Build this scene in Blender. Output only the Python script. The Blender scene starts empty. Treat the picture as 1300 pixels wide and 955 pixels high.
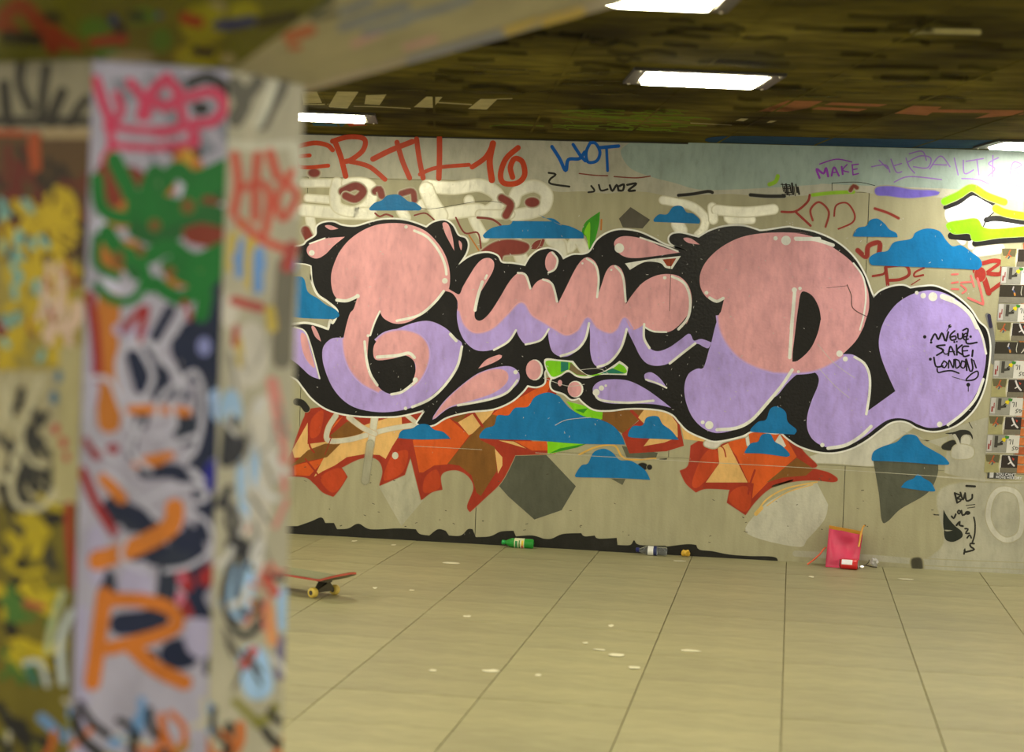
import bpy, bmesh, math, random
from mathutils import Vector, Matrix
from mathutils.geometry import tessellate_polygon

random.seed(7)
scene = bpy.context.scene
COL = scene.collection

# ------------------------------------------------------------------ camera
F = 2450.0                      # focal length in pixels of the 1300x955 frame
PX, PY = 650.0, 432.5           # principal point (the picture above the caption strip)
EYE = Vector((0.0, 0.0, 1.59))
MX = Vector((0.98880361, 0.03950751, -0.14389782))    # world axes written in camera axes
MY = Vector((0.1445713, -0.01473981, 0.9893846))
MZ = Vector((0.03696709, -0.99911055, -0.02028643))
D = 12.4                        # distance to the painted wall
HC = 2.648                      # ceiling height

cam_d = bpy.data.cameras.new('camera')
cam = bpy.data.objects.new('camera', cam_d)
COL.objects.link(cam)
right = Vector((MX[0], MY[0], MZ[0])); down = Vector((MX[1], MY[1], MZ[1])); fwd = Vector((MX[2], MY[2], MZ[2]))
rot = Matrix((right, -down, -fwd)).transposed()
cam.matrix_world = Matrix.Translation(EYE) @ rot.to_4x4()
cam_d.sensor_width = 36.0
cam_d.lens = F / 1300.0 * 36.0
cam_d.shift_y = (PY - 477.5) / 1300.0
cam_d.clip_start = 0.05
cam_d.dof.use_dof = True
cam_d.dof.focus_distance = 12.3
cam_d.dof.aperture_fstop = 2.0
scene.camera = cam

# ------------------------------------------------------------------ world, exposure
world = bpy.data.worlds.new('world'); scene.world = world
world.use_nodes = True
world.node_tree.nodes['Background'].inputs[0].default_value = (1.0, 0.98, 0.95, 1)
world.node_tree.nodes['Background'].inputs[1].default_value = 0.32
scene.view_settings.view_transform = 'Standard'
scene.view_settings.look = 'None'
scene.view_settings.gamma = 1.0
scene.view_settings.use_curve_mapping = False
scene.view_settings.exposure = 2.1
scene.cycles.use_denoising = True
scene.cycles.max_bounces = 8
scene.cycles.transparent_max_bounces = 24
LAMP_COLOR = (1.0, 0.93, 0.66)

# ------------------------------------------------------------------ pixel helpers
def ray(px, py):
    c = Vector(((px - PX) / F, (py - PY) / F, 1.0))
    return Vector((MX.dot(c), MY.dot(c), MZ.dot(c)))

class Surf:
    """a plane of the place: a picture point is carried to where its ray meets the plane"""
    def __init__(s, point, normal, clip=None):
        s.p = Vector(point); s.n = Vector(normal).normalized(); s.clip = clip
    def at(s, px, py, lift=0.0):
        r = ray(px, py)
        t = (s.p - EYE).dot(s.n) / r.dot(s.n)
        return EYE + r * t + s.n * lift

WALL = Surf((0, D, 0), (0, -1, 0))
FLOOR = Surf((0, 0, 0), (0, 0, 1))
CEIL = Surf((0, 0, HC), (0, 0, -1))

def K(crop, *pts):
    ox, oy, s = crop
    out = []
    for p in pts:
        out.append((ox + p[0] / s, oy + p[1] / s) + tuple(p[2:]))
    return out
Z = 3.6111
K1, K2, K3, K4 = (360, 160, Z), (360, 400, Z), (680, 160, Z), (680, 400, Z)
K5, K6 = (980, 160, 3.672), (980, 400, 3.672)
KA, KB, KC = (1200, 300, 5.97), (1200, 450, 5.97), (1180, 600, 7.64)
KD, KE, KG = (370, 110, 4.643), (680, 0, 4.0625), (960, 0, 3.8235)
P1, P2, P3, P4, P5 = (0, 80, 3.25), (0, 320, 3.25), (0, 580, 3.25), (0, 0, 3.25), (360, 0, 2.7083)

def spline(pts, closed, n=6):
    """Catmull-Rom through the points; a third element 1 marks a sharp corner"""
    def cr(a, b, c, d, t):
        r = []
        for i in (0, 1):
            r.append(0.5 * ((2 * b[i]) + (-a[i] + c[i]) * t + (2 * a[i] - 5 * b[i] + 4 * c[i] - d[i]) * t * t
                            + (-a[i] + 3 * b[i] - 3 * c[i] + d[i]) * t ** 3))
        return (r[0], r[1])
    N = len(pts)
    if N < 3:
        return [(p[0], p[1]) for p in pts]
    corner = [len(p) > 2 and p[2] == 1 for p in pts]
    out = []
    for i in range(N if closed else N - 1):
        b, c = pts[i], pts[(i + 1) % N]
        a = pts[i - 1] if (closed or i > 0) else b
        d = pts[(i + 2) % N] if (closed or i + 2 < N) else c
        if corner[i]: a = b
        if corner[(i + 1) % N]: d = c
        L = math.hypot(b[0] - c[0], b[1] - c[1])
        m = max(1, min(n, int(L / 2.5) + 1))
        for k in range(m):
            out.append(cr(a, b, c, d, k / m))
    if not closed: out.append((pts[-1][0], pts[-1][1]))
    return out

def on_wall(X, z):
    v = Vector((X, D, z)) - EYE
    return (PX + F * v.dot(right) / v.dot(fwd), PY + F * v.dot(down) / v.dot(fwd))

def poly_tris(pts):
    v = [Vector((p[0], p[1], 0)) for p in pts]
    return [tuple(pts[i] for i in t) for t in tessellate_polygon([v])]

def normals2(pts, closed):
    out = []
    N = len(pts)
    for i in range(N):
        a = pts[i - 1] if (closed or i > 0) else pts[i]
        b = pts[(i + 1) % N] if (closed or i < N - 1) else pts[i]
        dx, dy = b[0] - a[0], b[1] - a[1]
        L = math.hypot(dx, dy) or 1.0
        out.append((-dy / L, dx / L))
    return out

def area2(p):
    return sum(p[i - 1][0] * p[i][1] - p[i][0] * p[i - 1][1] for i in range(len(p)))

def clip_tri(tri, clip):
    """clip a triangle [(x,y,a)] by a convex polygon given clockwise on the picture"""
    poly = list(tri)
    for i in range(len(clip)):
        A, B = clip[i - 1], clip[i]
        def side(p): return (B[0] - A[0]) * (p[1] - A[1]) - (B[1] - A[1]) * (p[0] - A[0])
        out = []
        for j in range(len(poly)):
            p, q = poly[j - 1], poly[j]
            sp, sq = side(p), side(q)
            if (sp >= 0) != (sq >= 0):
                t = sp / (sp - sq)
                out.append(tuple(p[k] + (q[k] - p[k]) * t for k in range(len(p))))
            if sq >= 0: out.append(q)
        poly = out
        if len(poly) < 3: return []
    return [(poly[0], poly[k], poly[k + 1]) for k in range(1, len(poly) - 1)]

_cnt = [0]
def lifted(fn):
    # pieces of one coat lie a hair above each other, so that crossing strokes never share a plane
    def g(*a, **k):
        T = fn(*a, **k); _cnt[0] += 1
        base = (_cnt[0] % 13) * 1.5e-5; n = max(1, len(T))
        return [tuple((p[0], p[1], p[2], base + 6e-5 * (p[3] if len(p) > 3 else 0)) for p in t) for i, t in enumerate(T)]
    return g

def fill(pts, soft=0.0, raw=False):
    if soft < 1: soft = 0.0
    p = [(q[0], q[1]) for q in pts] if raw else spline(pts, True)
    T = [tuple((a[0], a[1], 1.0) for a in t) for t in poly_tris(p)]
    if soft:
        n = normals2(p, True); s = 1 if area2(p) < 0 else -1
        o = [(p[i][0] + n[i][0] * soft * s, p[i][1] + n[i][1] * soft * s) for i in range(len(p))]
        for i in range(len(p)):
            j = i - 1
            T.append(((*p[j], 1.0), (*p[i], 1.0), (*o[i], 0.0)))
            T.append(((*p[j], 1.0), (*o[i], 0.0), (*o[j], 0.0)))
    return T

def stroke(pts, w, soft=0.0, closed=False, taper=False):
    if soft < 1: soft = 0.0
    p = spline(pts, closed)
    n = normals2(p, closed); N = len(p)
    T = []
    r = w / 2.0
    def off(i, d, al): return (p[i][0] + n[i][0] * d, p[i][1] + n[i][1] * d, al, i / N)
    for i in range(0 if closed else 1, N):
        j = i - 1
        if closed and i == 0: j = N - 1
        a, b, c, d = off(j, -r, 1.), off(i, -r, 1.), off(i, r, 1.), off(j, r, 1.)
        T.append((a, b, c)); T.append((a, c, d))
        if soft:
            for sg in (-1, 1):
                a, b = off(j, sg * r, 1.), off(i, sg * r, 1.); c, d = off(i, sg * (r + soft), 0.), off(j, sg * (r + soft), 0.)
                T.append((a, b, c)); T.append((a, c, d))
    if not closed:
        for i, sg in ((0, -1), (N - 1, 1)):
            tx, ty = n[i][1] * sg, -n[i][0] * sg            # outward along the path
            def rim(k, e, al):
                th = math.pi * k / 8
                cx, cy = math.cos(th), math.sin(th)
                return (p[i][0] + (n[i][0] * cx + tx * cy) * (r + e), p[i][1] + (n[i][1] * cx + ty * cy) * (r + e), al, i / N)
            for k in range(8):
                T.append(((p[i][0], p[i][1], 1., i / N), rim(k, 0, 1.), rim(k + 1, 0, 1.)))
                if soft:
                    T.append((rim(k, 0, 1.), rim(k + 1, 0, 1.), rim(k + 1, soft, 0.))); T.append((rim(k, 0, 1.), rim(k + 1, soft, 0.), rim(k, soft, 0.)))
    return T

def dot(x, y, rx, ry=None, soft=0.0, k=18, tilt=0.0):
    ry = ry or rx
    if soft < 1: soft = 0.0
    ct, st = math.cos(tilt), math.sin(tilt)
    def ring(e): return [(x + (rx + e) * math.cos(2 * math.pi * i / k) * ct - (ry + e) * math.sin(2 * math.pi * i / k) * st,
                          y + (rx + e) * math.cos(2 * math.pi * i / k) * st + (ry + e) * math.sin(2 * math.pi * i / k) * ct) for i in range(k)]
    a = ring(0); T = [((x, y, 1.), (*a[i - 1], 1.), (*a[i], 1.)) for i in range(k)]
    if soft:
        b = ring(soft)
        for i in range(k):
            T.append(((*a[i - 1], 1.), (*a[i], 1.), (*b[i], 0.))); T.append(((*a[i - 1], 1.), (*b[i], 0.), (*b[i - 1], 0.)))
    return T

def fade(pts, w):
    """a sprayed edge: full at the path, gone w pixels to its left (positive) or right (negative)"""
    p = spline(pts, False); n = normals2(p, False); T = []
    for i in range(1, len(p)):
        j = i - 1
        c = (p[i][0] + n[i][0] * w, p[i][1] + n[i][1] * w); d = (p[j][0] + n[j][0] * w, p[j][1] + n[j][1] * w)
        T.append(((*p[j], 1.), (*p[i], 1.), (*c, 0.))); T.append(((*p[j], 1.), (*c, 0.), (*d, 0.)))
    return T

fill, stroke, dot, fade = lifted(fill), lifted(stroke), lifted(dot), lifted(fade)

# ------------------------------------------------------------------ materials
def lin(c):
    return tuple((x / 255 / 12.92) if x / 255 <= 0.04045 else ((x / 255 + 0.055) / 1.055) ** 2.4 for x in c)
TINT = (1.0, 0.965, 0.77)
def alb(c):
    l = lin(c)
    return tuple(min(0.88, l[i] / TINT[i]) for i in range(3)) + (1.0,)

def nt(name):
    m = bpy.data.materials.new(name); m.use_nodes = True
    return m, m.node_tree.nodes, m.node_tree.links, m.node_tree.nodes['Principled BSDF']

def mapped_noise(N, L, scale, detail=4.0, stretch=(1, 1, 1), coord='Object'):
    tc = N.new('ShaderNodeTexCoord'); mp = N.new('ShaderNodeMapping'); mp.inputs['Scale'].default_value = stretch
    L.new(tc.outputs[coord], mp.inputs['Vector'])
    nz = N.new('ShaderNodeTexNoise'); nz.inputs['Scale'].default_value = scale; nz.inputs['Detail'].default_value = detail
    L.new(mp.outputs['Vector'], nz.inputs['Vector'])
    return nz

def ramp(N, L, src, stops):
    r = N.new('ShaderNodeValToRGB')
    e = r.color_ramp.elements
    while len(e) < len(stops): e.new(0.5)
    for i, (pos, c) in enumerate(stops):
        e[i].position = pos; e[i].color = c if len(c) == 4 else (*c, 1)
    L.new(src, r.inputs['Fac'])
    return r

_paint = {}
def paint_mat(rgb, soft=False, metal=0.0, rough=0.42, opac=1.0, under=None):
    key = (rgb, soft, metal, rough, opac, under)
    if key in _paint: return _paint[key]
    m, N, L, b = nt('paint_%d_%d_%d' % rgb)
    c = alb(rgb)
    nz = mapped_noise(N, L, 9.0, 6.0, (1, 1, 0.45))
    r = ramp(N, L, nz.outputs['Fac'], [(0.3, tuple(x * 0.80 for x in c[:3])), (0.62, c[:3]), (0.8, tuple(min(.9, x * 1.05 + .008) for x in c[:3]))])
    n2 = mapped_noise(N, L, 30.0, 8.0, (1, 1, 0.4))
    r2 = ramp(N, L, n2.outputs['Fac'], [(0.30, (0.88, 0.88, 0.87)), (0.46, (0.985, 0.985, 0.985)), (0.70, (1.05, 1.05, 1.05))])
    mw = N.new('ShaderNodeMix'); mw.data_type = 'RGBA'; mw.blend_type = 'MULTIPLY'; mw.inputs[0].default_value = 1.0
    L.new(r.outputs['Color'], mw.inputs[6]); L.new(r2.outputs['Color'], mw.inputs[7])
    v = N.new('ShaderNodeTexVoronoi'); v.inputs['Scale'].default_value = 26.0; L.new(n2.inputs['Vector'].links[0].from_socket, v.inputs['Vector'])
    r3 = ramp(N, L, v.outputs['Distance'], [(0.035, (1, 1, 1)), (0.075, (0, 0, 0))])
    n4 = mapped_noise(N, L, 5.0, 3.0); r4 = ramp(N, L, n4.outputs['Fac'], [(0.50, (0, 0, 0)), (0.62, (0.75, 0.75, 0.75))])
    mk = N.new('ShaderNodeMix'); mk.data_type = 'RGBA'; mk.blend_type = 'MULTIPLY'; mk.inputs[0].default_value = 1.0
    L.new(r3.outputs['Color'], mk.inputs[6]); L.new(r4.outputs['Color'], mk.inputs[7])
    ch = N.new('ShaderNodeMix'); ch.data_type = 'RGBA'; L.new(mk.outputs[2], ch.inputs[0]); L.new(mw.outputs[2], ch.inputs[6]); ch.inputs[7].default_value = alb((170, 162, 132))
    class _R: outputs = {'Color': ch.outputs[2]}
    r = _R
    if soft and under:      # overspray: the coat thins out into the colour it was sprayed on
        at = N.new('ShaderNodeAttribute'); at.attribute_name = 'cover'
        mr = N.new('ShaderNodeMapRange'); mr.interpolation_type = 'SMOOTHSTEP'; L.new(at.outputs['Fac'], mr.inputs['Value'])
        mx = N.new('ShaderNodeMix'); mx.data_type = 'RGBA'; L.new(mr.outputs[0], mx.inputs[0])
        mx.inputs[6].default_value = alb(under); L.new(r.outputs['Color'], mx.inputs[7])
        L.new(mx.outputs[2], b.inputs['Base Color'])
        if metal:
            mm = N.new('ShaderNodeMath'); mm.operation = 'MULTIPLY'; mm.inputs[1].default_value = metal; L.new(mr.outputs[0], mm.inputs[0]); L.new(mm.outputs[0], b.inputs['Metallic'])
    else:
        L.new(r.outputs['Color'], b.inputs['Base Color']); b.inputs['Metallic'].default_value = metal
    b.inputs['Roughness'].default_value = rough
    b.inputs['Specular IOR Level'].default_value = 0.22 if rough < .8 else 0.05
    nb = mapped_noise(N, L, 60.0, 3.0)
    bp = N.new('ShaderNodeBump'); bp.inputs['Strength'].default_value = 0.4; bp.inputs['Distance'].default_value = 0.004
    L.new(nb.outputs['Fac'], bp.inputs['Height']); L.new(bp.outputs['Normal'], b.inputs['Normal'])
    if opac < 1:
        at = N.new('ShaderNodeAttribute'); at.attribute_name = 'cover'
        mu = N.new('ShaderNodeMath'); mu.operation = 'MULTIPLY'; mu.inputs[1].default_value = opac
        L.new(at.outputs['Fac'], mu.inputs[0]); L.new(mu.outputs[0], b.inputs['Alpha'])
    _paint[key] = m
    return m

def plain(name, rgb, rough=0.6, metal=0.0, var=0.12, scale=12.0, bump=0.0, stretch=(1, 1, 1), spec=0.5):
    m, N, L, b = nt(name)
    c = alb(rgb)[:3]
    nz = mapped_noise(N, L, scale, 6.0, stretch)
    r = ramp(N, L, nz.outputs['Fac'], [(0.28, tuple(x * (1 - var) for x in c)), (0.72, tuple(min(.9, x * (1 + var)) for x in c))])
    L.new(r.outputs['Color'], b.inputs['Base Color'])
    b.inputs['Roughness'].default_value = rough; b.inputs['Metallic'].default_value = metal
    b.inputs['Specular IOR Level'].default_value = spec
    if bump:
        bp = N.new('ShaderNodeBump'); bp.inputs['Strength'].default_value = bump; bp.inputs['Distance'].default_value = 0.01
        L.new(nz.outputs['Fac'], bp.inputs['Height']); L.new(bp.outputs['Normal'], b.inputs['Normal'])
    return m

# ------------------------------------------------------------------ object helpers
def link(name, me, mat=None, parent=None, label=None, cat=None, group=None, kind=None, smooth=False):
    o = bpy.data.objects.new(name, me); COL.objects.link(o)
    if mat and not me.materials: me.materials.append(mat)
    if parent: o.parent = parent
    if label: o['label'] = label
    if cat: o['category'] = cat
    if group: o['group'] = group
    if kind: o['kind'] = kind
    if smooth:
        for p in me.polygons: p.use_smooth = True
    return o

def mesh(name, verts, faces):
    me = bpy.data.meshes.new(name); me.from_pydata([tuple(v) for v in verts], [], faces); me.update()
    return me

def bm_mesh(name, bm):
    me = bpy.data.meshes.new(name); bmesh.ops.recalc_face_normals(bm, faces=bm.faces[:]); bm.to_mesh(me); bm.free(); return me

def empty(name, loc, label, cat, group=None, rz=0.0):
    o = bpy.data.objects.new(name, None); COL.objects.link(o); o.empty_display_size = 0.1
    o.location = loc; o.rotation_euler = (0, 0, rz); o['label'] = label; o['category'] = cat
    if group: o['group'] = group
    return o

def box(bm, x0, x1, y0, y1, z0, z1, bevel=0.0):
    vs = [bm.verts.new(c) for c in ((x0, y0, z0), (x1, y0, z0), (x1, y1, z0), (x0, y1, z0), (x0, y0, z1), (x1, y0, z1), (x1, y1, z1), (x0, y1, z1))]
    fs = [bm.faces.new([vs[i] for i in f]) for f in ((0, 3, 2, 1), (4, 5, 6, 7), (0, 1, 5, 4), (1, 2, 6, 5), (2, 3, 7, 6), (3, 0, 4, 7))]
    if bevel:
        es = set(e for f in fs for e in f.edges)
        bmesh.ops.bevel(bm, geom=list(es), offset=bevel, segments=2, affect='EDGES', profile=0.6)
    return vs

def box_mesh(name, *a, bevel=0.0):
    bm = bmesh.new(); box(bm, *a, bevel=bevel); return bm_mesh(name, bm)

def lathe(name, prof, k=20, axis='Z'):
    vs, fs = [], []
    for r, z in prof:
        for i in range(k):
            a = 2 * math.pi * i / k
            p = (r * math.cos(a), r * math.sin(a), z)
            vs.append(p if axis == 'Z' else (p[2], p[0], p[1]))
    for j in range(len(prof) - 1):
        for i in range(k):
            fs.append((j * k + i, j * k + (i + 1) % k, (j + 1) * k + (i + 1) % k, (j + 1) * k + i))
    fs.append(tuple(range(k))[::-1]); fs.append(tuple((len(prof) - 1) * k + i for i in range(k)))
    return mesh(name, vs, fs)

def tube(name, pts, r, k=8, flat=1.0):
    vs, fs = [], []
    P = [Vector(p) for p in pts]
    for i, p in enumerate(P):
        t = (P[min(i + 1, len(P) - 1)] - P[max(i - 1, 0)]).normalized()
        u = t.cross(Vector((0, 0, 1))); u = u.normalized() if u.length > 1e-4 else Vector((1, 0, 0))
        v = t.cross(u)
        for j in range(k):
            a = 2 * math.pi * j / k
            vs.append(p + u * r * math.cos(a) + v * r * flat * math.sin(a))
    for i in range(len(P) - 1):
        for j in range(k):
            fs.append((i * k + j, i * k + (j + 1) % k, (i + 1) * k + (j + 1) % k, (i + 1) * k + j))
    fs.append(tuple(range(k))); fs.append(tuple(range((len(P) - 1) * k, len(P) * k))[::-1])
    return mesh(name, vs, fs)

LIFT = 0.0003
def paint(name, surf, layer, rgb, tris, parent, label=None, metal=0.0, rough=0.42, opac=1.0, base=0.0003, under=(166, 158, 114)):
    T = []
    for t in tris: T += t if isinstance(t, list) else [t]
    if surf.clip:
        U = []
        for t in T: U += clip_tri(t, surf.clip)
        T = U
    if not T: return None
    idx, vs, al, fs = {}, [], [], []
    for t in T:
        f = []
        for p in t:
            k = (round(p[0], 3), round(p[1], 3), round(p[2], 2), round(p[3] * 1e6))
            if k not in idx:
                idx[k] = len(vs); vs.append(surf.at(p[0], p[1], base + LIFT * layer + p[3])); al.append(p[2])
            f.append(idx[k])
        if len(set(f)) == 3:
            n = (vs[f[1]] - vs[f[0]]).cross(vs[f[2]] - vs[f[0]])
            if n.length < 1e-12: continue
            fs.append(tuple(f) if n.dot(surf.n) > 0 else (f[0], f[2], f[1]))
    soft = min(al) < 0.999
    me = mesh(name, vs, fs)
    if soft or opac < 1:
        at = me.attributes.new('cover', 'FLOAT', 'POINT'); at.data.foreach_set('value', al)
    return link(name, me, paint_mat(rgb, soft, metal, rough, opac, under), parent, label)

# ================================================================== SETTING
# ---- floor: paving slabs 0.6 m square over a dark bed
mfloorbed = plain('joint_dirt', (130, 120, 76), 0.95)
def slab_mat():
    m, N, L, b = nt('paving')
    c = alb((163, 155, 106))[:3]
    n1 = mapped_noise(N, L, 1.6, 6.0, (1, 3.2, 1)); n2 = mapped_noise(N, L, 22.0, 5.0, (0.35, 2.2, 1))
    oi = N.new('ShaderNodeObjectInfo')
    r1 = ramp(N, L, n1.outputs['Fac'], [(0.3, tuple(x * 0.84 for x in c)), (0.7, tuple(x * 1.08 for x in c))])
    r2 = ramp(N, L, n2.outputs['Fac'], [(0.32, (0.80, 0.79, 0.76)), (0.68, (1.06, 1.06, 1.06))])
    mx = N.new('ShaderNodeMix'); mx.data_type = 'RGBA'; mx.blend_type = 'MULTIPLY'; mx.inputs['Factor'].default_value = 1.0
    L.new(r1.outputs['Color'], mx.inputs[6]); L.new(r2.outputs['Color'], mx.inputs[7])
    r3 = ramp(N, L, oi.outputs['Random'], [(0.0, (0.93, 0.93, 0.93)), (1.0, (1.05, 1.05, 1.03))])
    m2 = N.new('ShaderNodeMix'); m2.data_type = 'RGBA'; m2.blend_type = 'MULTIPLY'; m2.inputs['Factor'].default_value = 1.0
    L.new(mx.outputs[2], m2.inputs[6]); L.new(r3.outputs['Color'], m2.inputs[7])
    L.new(m2.outputs[2], b.inputs['Base Color'])
    b.inputs['Roughness'].default_value = 0.5
    bp = N.new('ShaderNodeBump'); bp.inputs['Strength'].default_value = 0.2; bp.inputs['Distance'].default_value = 0.004
    L.new(n2.outputs['Fac'], bp.inputs['Height']); L.new(bp.outputs['Normal'], b.inputs['Normal'])
    return m
MSLAB = slab_mat()
floor = link('floor', box_mesh('floor', -9, 6, -6, D + 0.3, -0.25, -0.012), mfloorbed, kind='structure')
slab_me = box_mesh('paving_slab', -0.298, 0.298, -0.2993, 0.2993, -0.045, 0.0, bevel=0.002)
slab_me.materials.append(MSLAB)
for i in range(-12, 7):
    for j in range(0, 11):
        o = link('paving_slab', slab_me, None, floor)
        o.location = (0.015 + 0.6 * i + 0.3, D - 0.3 - 0.6 * j, random.uniform(-0.0015, 0.0008))
        o.rotation_euler = (random.uniform(-.001, .001), random.uniform(-.001, .001), 0)
# the paving further out, towards and behind the photographer, in large sheets
near = box_mesh('paving_sheet', -8.8, 5.8, -5.9, D - 6.6 - 0.004, -0.045, 0.0); link('paving_sheet', near, MSLAB, floor)

# ---- ceiling
def ceil_mat():
    m, N, L, b = nt('sooty_concrete')
    n1 = mapped_noise(N, L, 1.1, 8.0, (1.0, 0.8, 1)); n2 = mapped_noise(N, L, 7.0, 6.0, (0.5, 1.0, 1))
    r1 = ramp(N, L, n1.outputs['Fac'], [(0.30, (0.030, 0.024, 0.003)), (0.5, (0.10, 0.082, 0.008)), (0.72, (0.21, 0.175, 0.026))])
    r2 = ramp(N, L, n2.outputs['Fac'], [(0.3, (0.45, 0.45, 0.45)), (0.7, (1.15, 1.15, 1.15))])
    mx = N.new('ShaderNodeMix'); mx.data_type = 'RGBA'; mx.blend_type = 'MULTIPLY'; mx.inputs['Factor'].default_value = 1.0
    L.new(r1.outputs['Color'], mx.inputs[6]); L.new(r2.outputs['Color'], mx.inputs[7]); L.new(mx.outputs[2], b.inputs['Base Color'])
    b.inputs['Roughness'].default_value = 0.9; b.inputs['Specular IOR Level'].default_value = 0.05
    bp = N.new('ShaderNodeBump'); bp.inputs['Strength'].default_value = 0.5; bp.inputs['Distance'].default_value = 0.01
    L.new(n2.outputs['Fac'], bp.inputs['Height']); L.new(bp.outputs['Normal'], b.inputs['Normal'])
    return m
MCEIL = ceil_mat()
ceiling = link('ceiling', box_mesh('ceiling', -9, 6, -6, D + 0.3, HC, HC + 0.3), MCEIL, kind='structure')
PHI = math.radians(10.5)                 # the ceiling's grid is turned from the wall by this
mridge = plain('formwork_fin', (92, 80, 44), 0.9)
for k in range(-12, 9):
    c = Vector((0.6 * k * math.cos(PHI) - 0.4, 0.6 * k * math.sin(PHI) + 8.4, HC - 0.003))
    d = Vector((-math.sin(PHI), math.cos(PHI), 0))
    top = (D - 0.05 - c.y) / d.y; bot = -13.5
    w = Vector((math.cos(PHI), math.sin(PHI), 0)) * 0.007
    a, b_ = c + d * bot, c + d * top
    vs = [a - w, a + w, b_ + w, b_ - w]
    vs = [v - Vector((0, 0, -0.001)) for v in vs] + [v + Vector((0, 0, 0.006)) for v in vs]
    link('formwork_ridge', mesh('formwork_ridge', vs, [(0, 1, 2, 3), (4, 7, 6, 5), (0, 4, 5, 1), (1, 5, 6, 2), (2, 6, 7, 3), (3, 7, 4, 0)]), MCEIL, ceiling)

# ---- painted wall: boards over a concrete backing
def wall_mat():
    m, N, L, b = nt('buffed_wall')
    c = alb((166, 158, 114))[:3]
    n1 = mapped_noise(N, L, 0.9, 6.0, (1, 1, 1.6)); n2 = mapped_noise(N, L, 14.0, 6.0, (1.4, 1, 0.25)); n3 = mapped_noise(N, L, 70.0, 3.0)
    r1 = ramp(N, L, n1.outputs['Fac'], [(0.3, tuple(x * 0.90 for x in c)), (0.7, tuple(x * 1.10 for x in c))])
    r2 = ramp(N, L, n2.outputs['Fac'], [(0.3, (0.90, 0.90, 0.89)), (0.7, (1.06, 1.06, 1.06))])
    mx = N.new('ShaderNodeMix'); mx.data_type = 'RGBA'; mx.blend_type = 'MULTIPLY'; mx.inputs['Factor'].default_value = 1.0
    L.new(r1.outputs['Color'], mx.inputs[6]); L.new(r2.outputs['Color'], mx.inputs[7]); L.new(mx.outputs[2], b.inputs['Base Color'])
    b.inputs['Roughness'].default_value = 0.5
    bp = N.new('ShaderNodeBump'); bp.inputs['Strength'].default_value = 0.3; bp.inputs['Distance'].default_value = 0.004
    L.new(n3.outputs['Fac'], bp.inputs['Height']); L.new(bp.outputs['Normal'], b.inputs['Normal'])
    return m
MWALL = wall_mat()
mjoint = plain('wall_backing', (70, 66, 46), 0.9)
wall = link('wall_back', box_mesh('wall_back', -9, 6, D + 0.02, D + 0.25, -0.012, HC), mjoint, kind='structure')
SEAM = 0.625; TOPZ = 2.36
XR = WALL.at(1290, 500)[0]              # right end of the boards; brick beyond
for z0, z1, cuts in ((-0.03, SEAM, (-9, -6.9, -4.46, -2.0, 0.36, 2.88, 6)), (SEAM, TOPZ, (-9, -5.6, -3.2, -0.76, 0.44, XR)), (TOPZ, HC - 0.010, (-9, -6.0, -3.0, -0.71)), (TOPZ, HC, (-0.71, 2.0, 6))):
    for a, b_ in zip(cuts[:-1], cuts[1:]):
        link('wall_panel', box_mesh('wall_panel', a + 0.002, b_ - 0.002, D, D + 0.02, z0 + 0.001, z1 - 0.001), MWALL, wall)
# the brickwork right of the boards
mbrick = [plain('brick_%d' % k, c, 0.85, var=0.22, scale=30, bump=0.3) for k, c in enumerate(((196, 112, 52), (170, 86, 40), (208, 134, 74)))]
mmort = plain('mortar', (196, 182, 138), 0.95)
link('mortar_bed', box_mesh('mortar_bed', XR + 0.001, 6, D + 0.008, D + 0.02, SEAM + 0.001, TOPZ - 0.001), mmort, wall)
brick_me = [box_mesh('brick', 0, 0.208, 0, 0.014, 0, 0.048, bevel=0.003) for _ in mbrick]
half_me = [box_mesh('half_brick', 0, 0.098, 0, 0.014, 0, 0.048, bevel=0.003) for _ in mbrick]
for k in range(3): brick_me[k].materials.append(mbrick[k]); half_me[k].materials.append(mbrick[k])
rows = int((TOPZ - SEAM - 0.01) / 0.058)
for r in range(rows):
    x = XR + 0.006; n = 0
    while n < 6:
        k = random.randrange(3)
        half = (r % 2 == 1 and n == 0)
        o = link('brick', (half_me if half else brick_me)[k], None, wall)
        o.location = (x, D - 0.002 + random.uniform(0, .003), SEAM + 0.008 + r * 0.058)
        x += 0.108 if half else 0.218; n += 1
link('brick_return', box_mesh('brick_return', x, 6, D, D + 0.012, SEAM + 0.001, TOPZ - 0.001), MWALL, wall)

# ================================================================== PAINT ON THE WALL
PINK, LAV, BLACK, CREAM = (230, 164, 154), (186, 161, 212), (27, 24, 18), (238, 234, 206)
BLUE, ORANGE, RUST, OCHRE, BROWN = (16, 116, 160), (220, 92, 28), (168, 54, 28), (232, 182, 102), (132, 86, 30)
DGREY, LBEIGE, LIME, SILVER = (88, 88, 66), (186, 180, 142), (128, 208, 20), (222, 216, 176)

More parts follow.
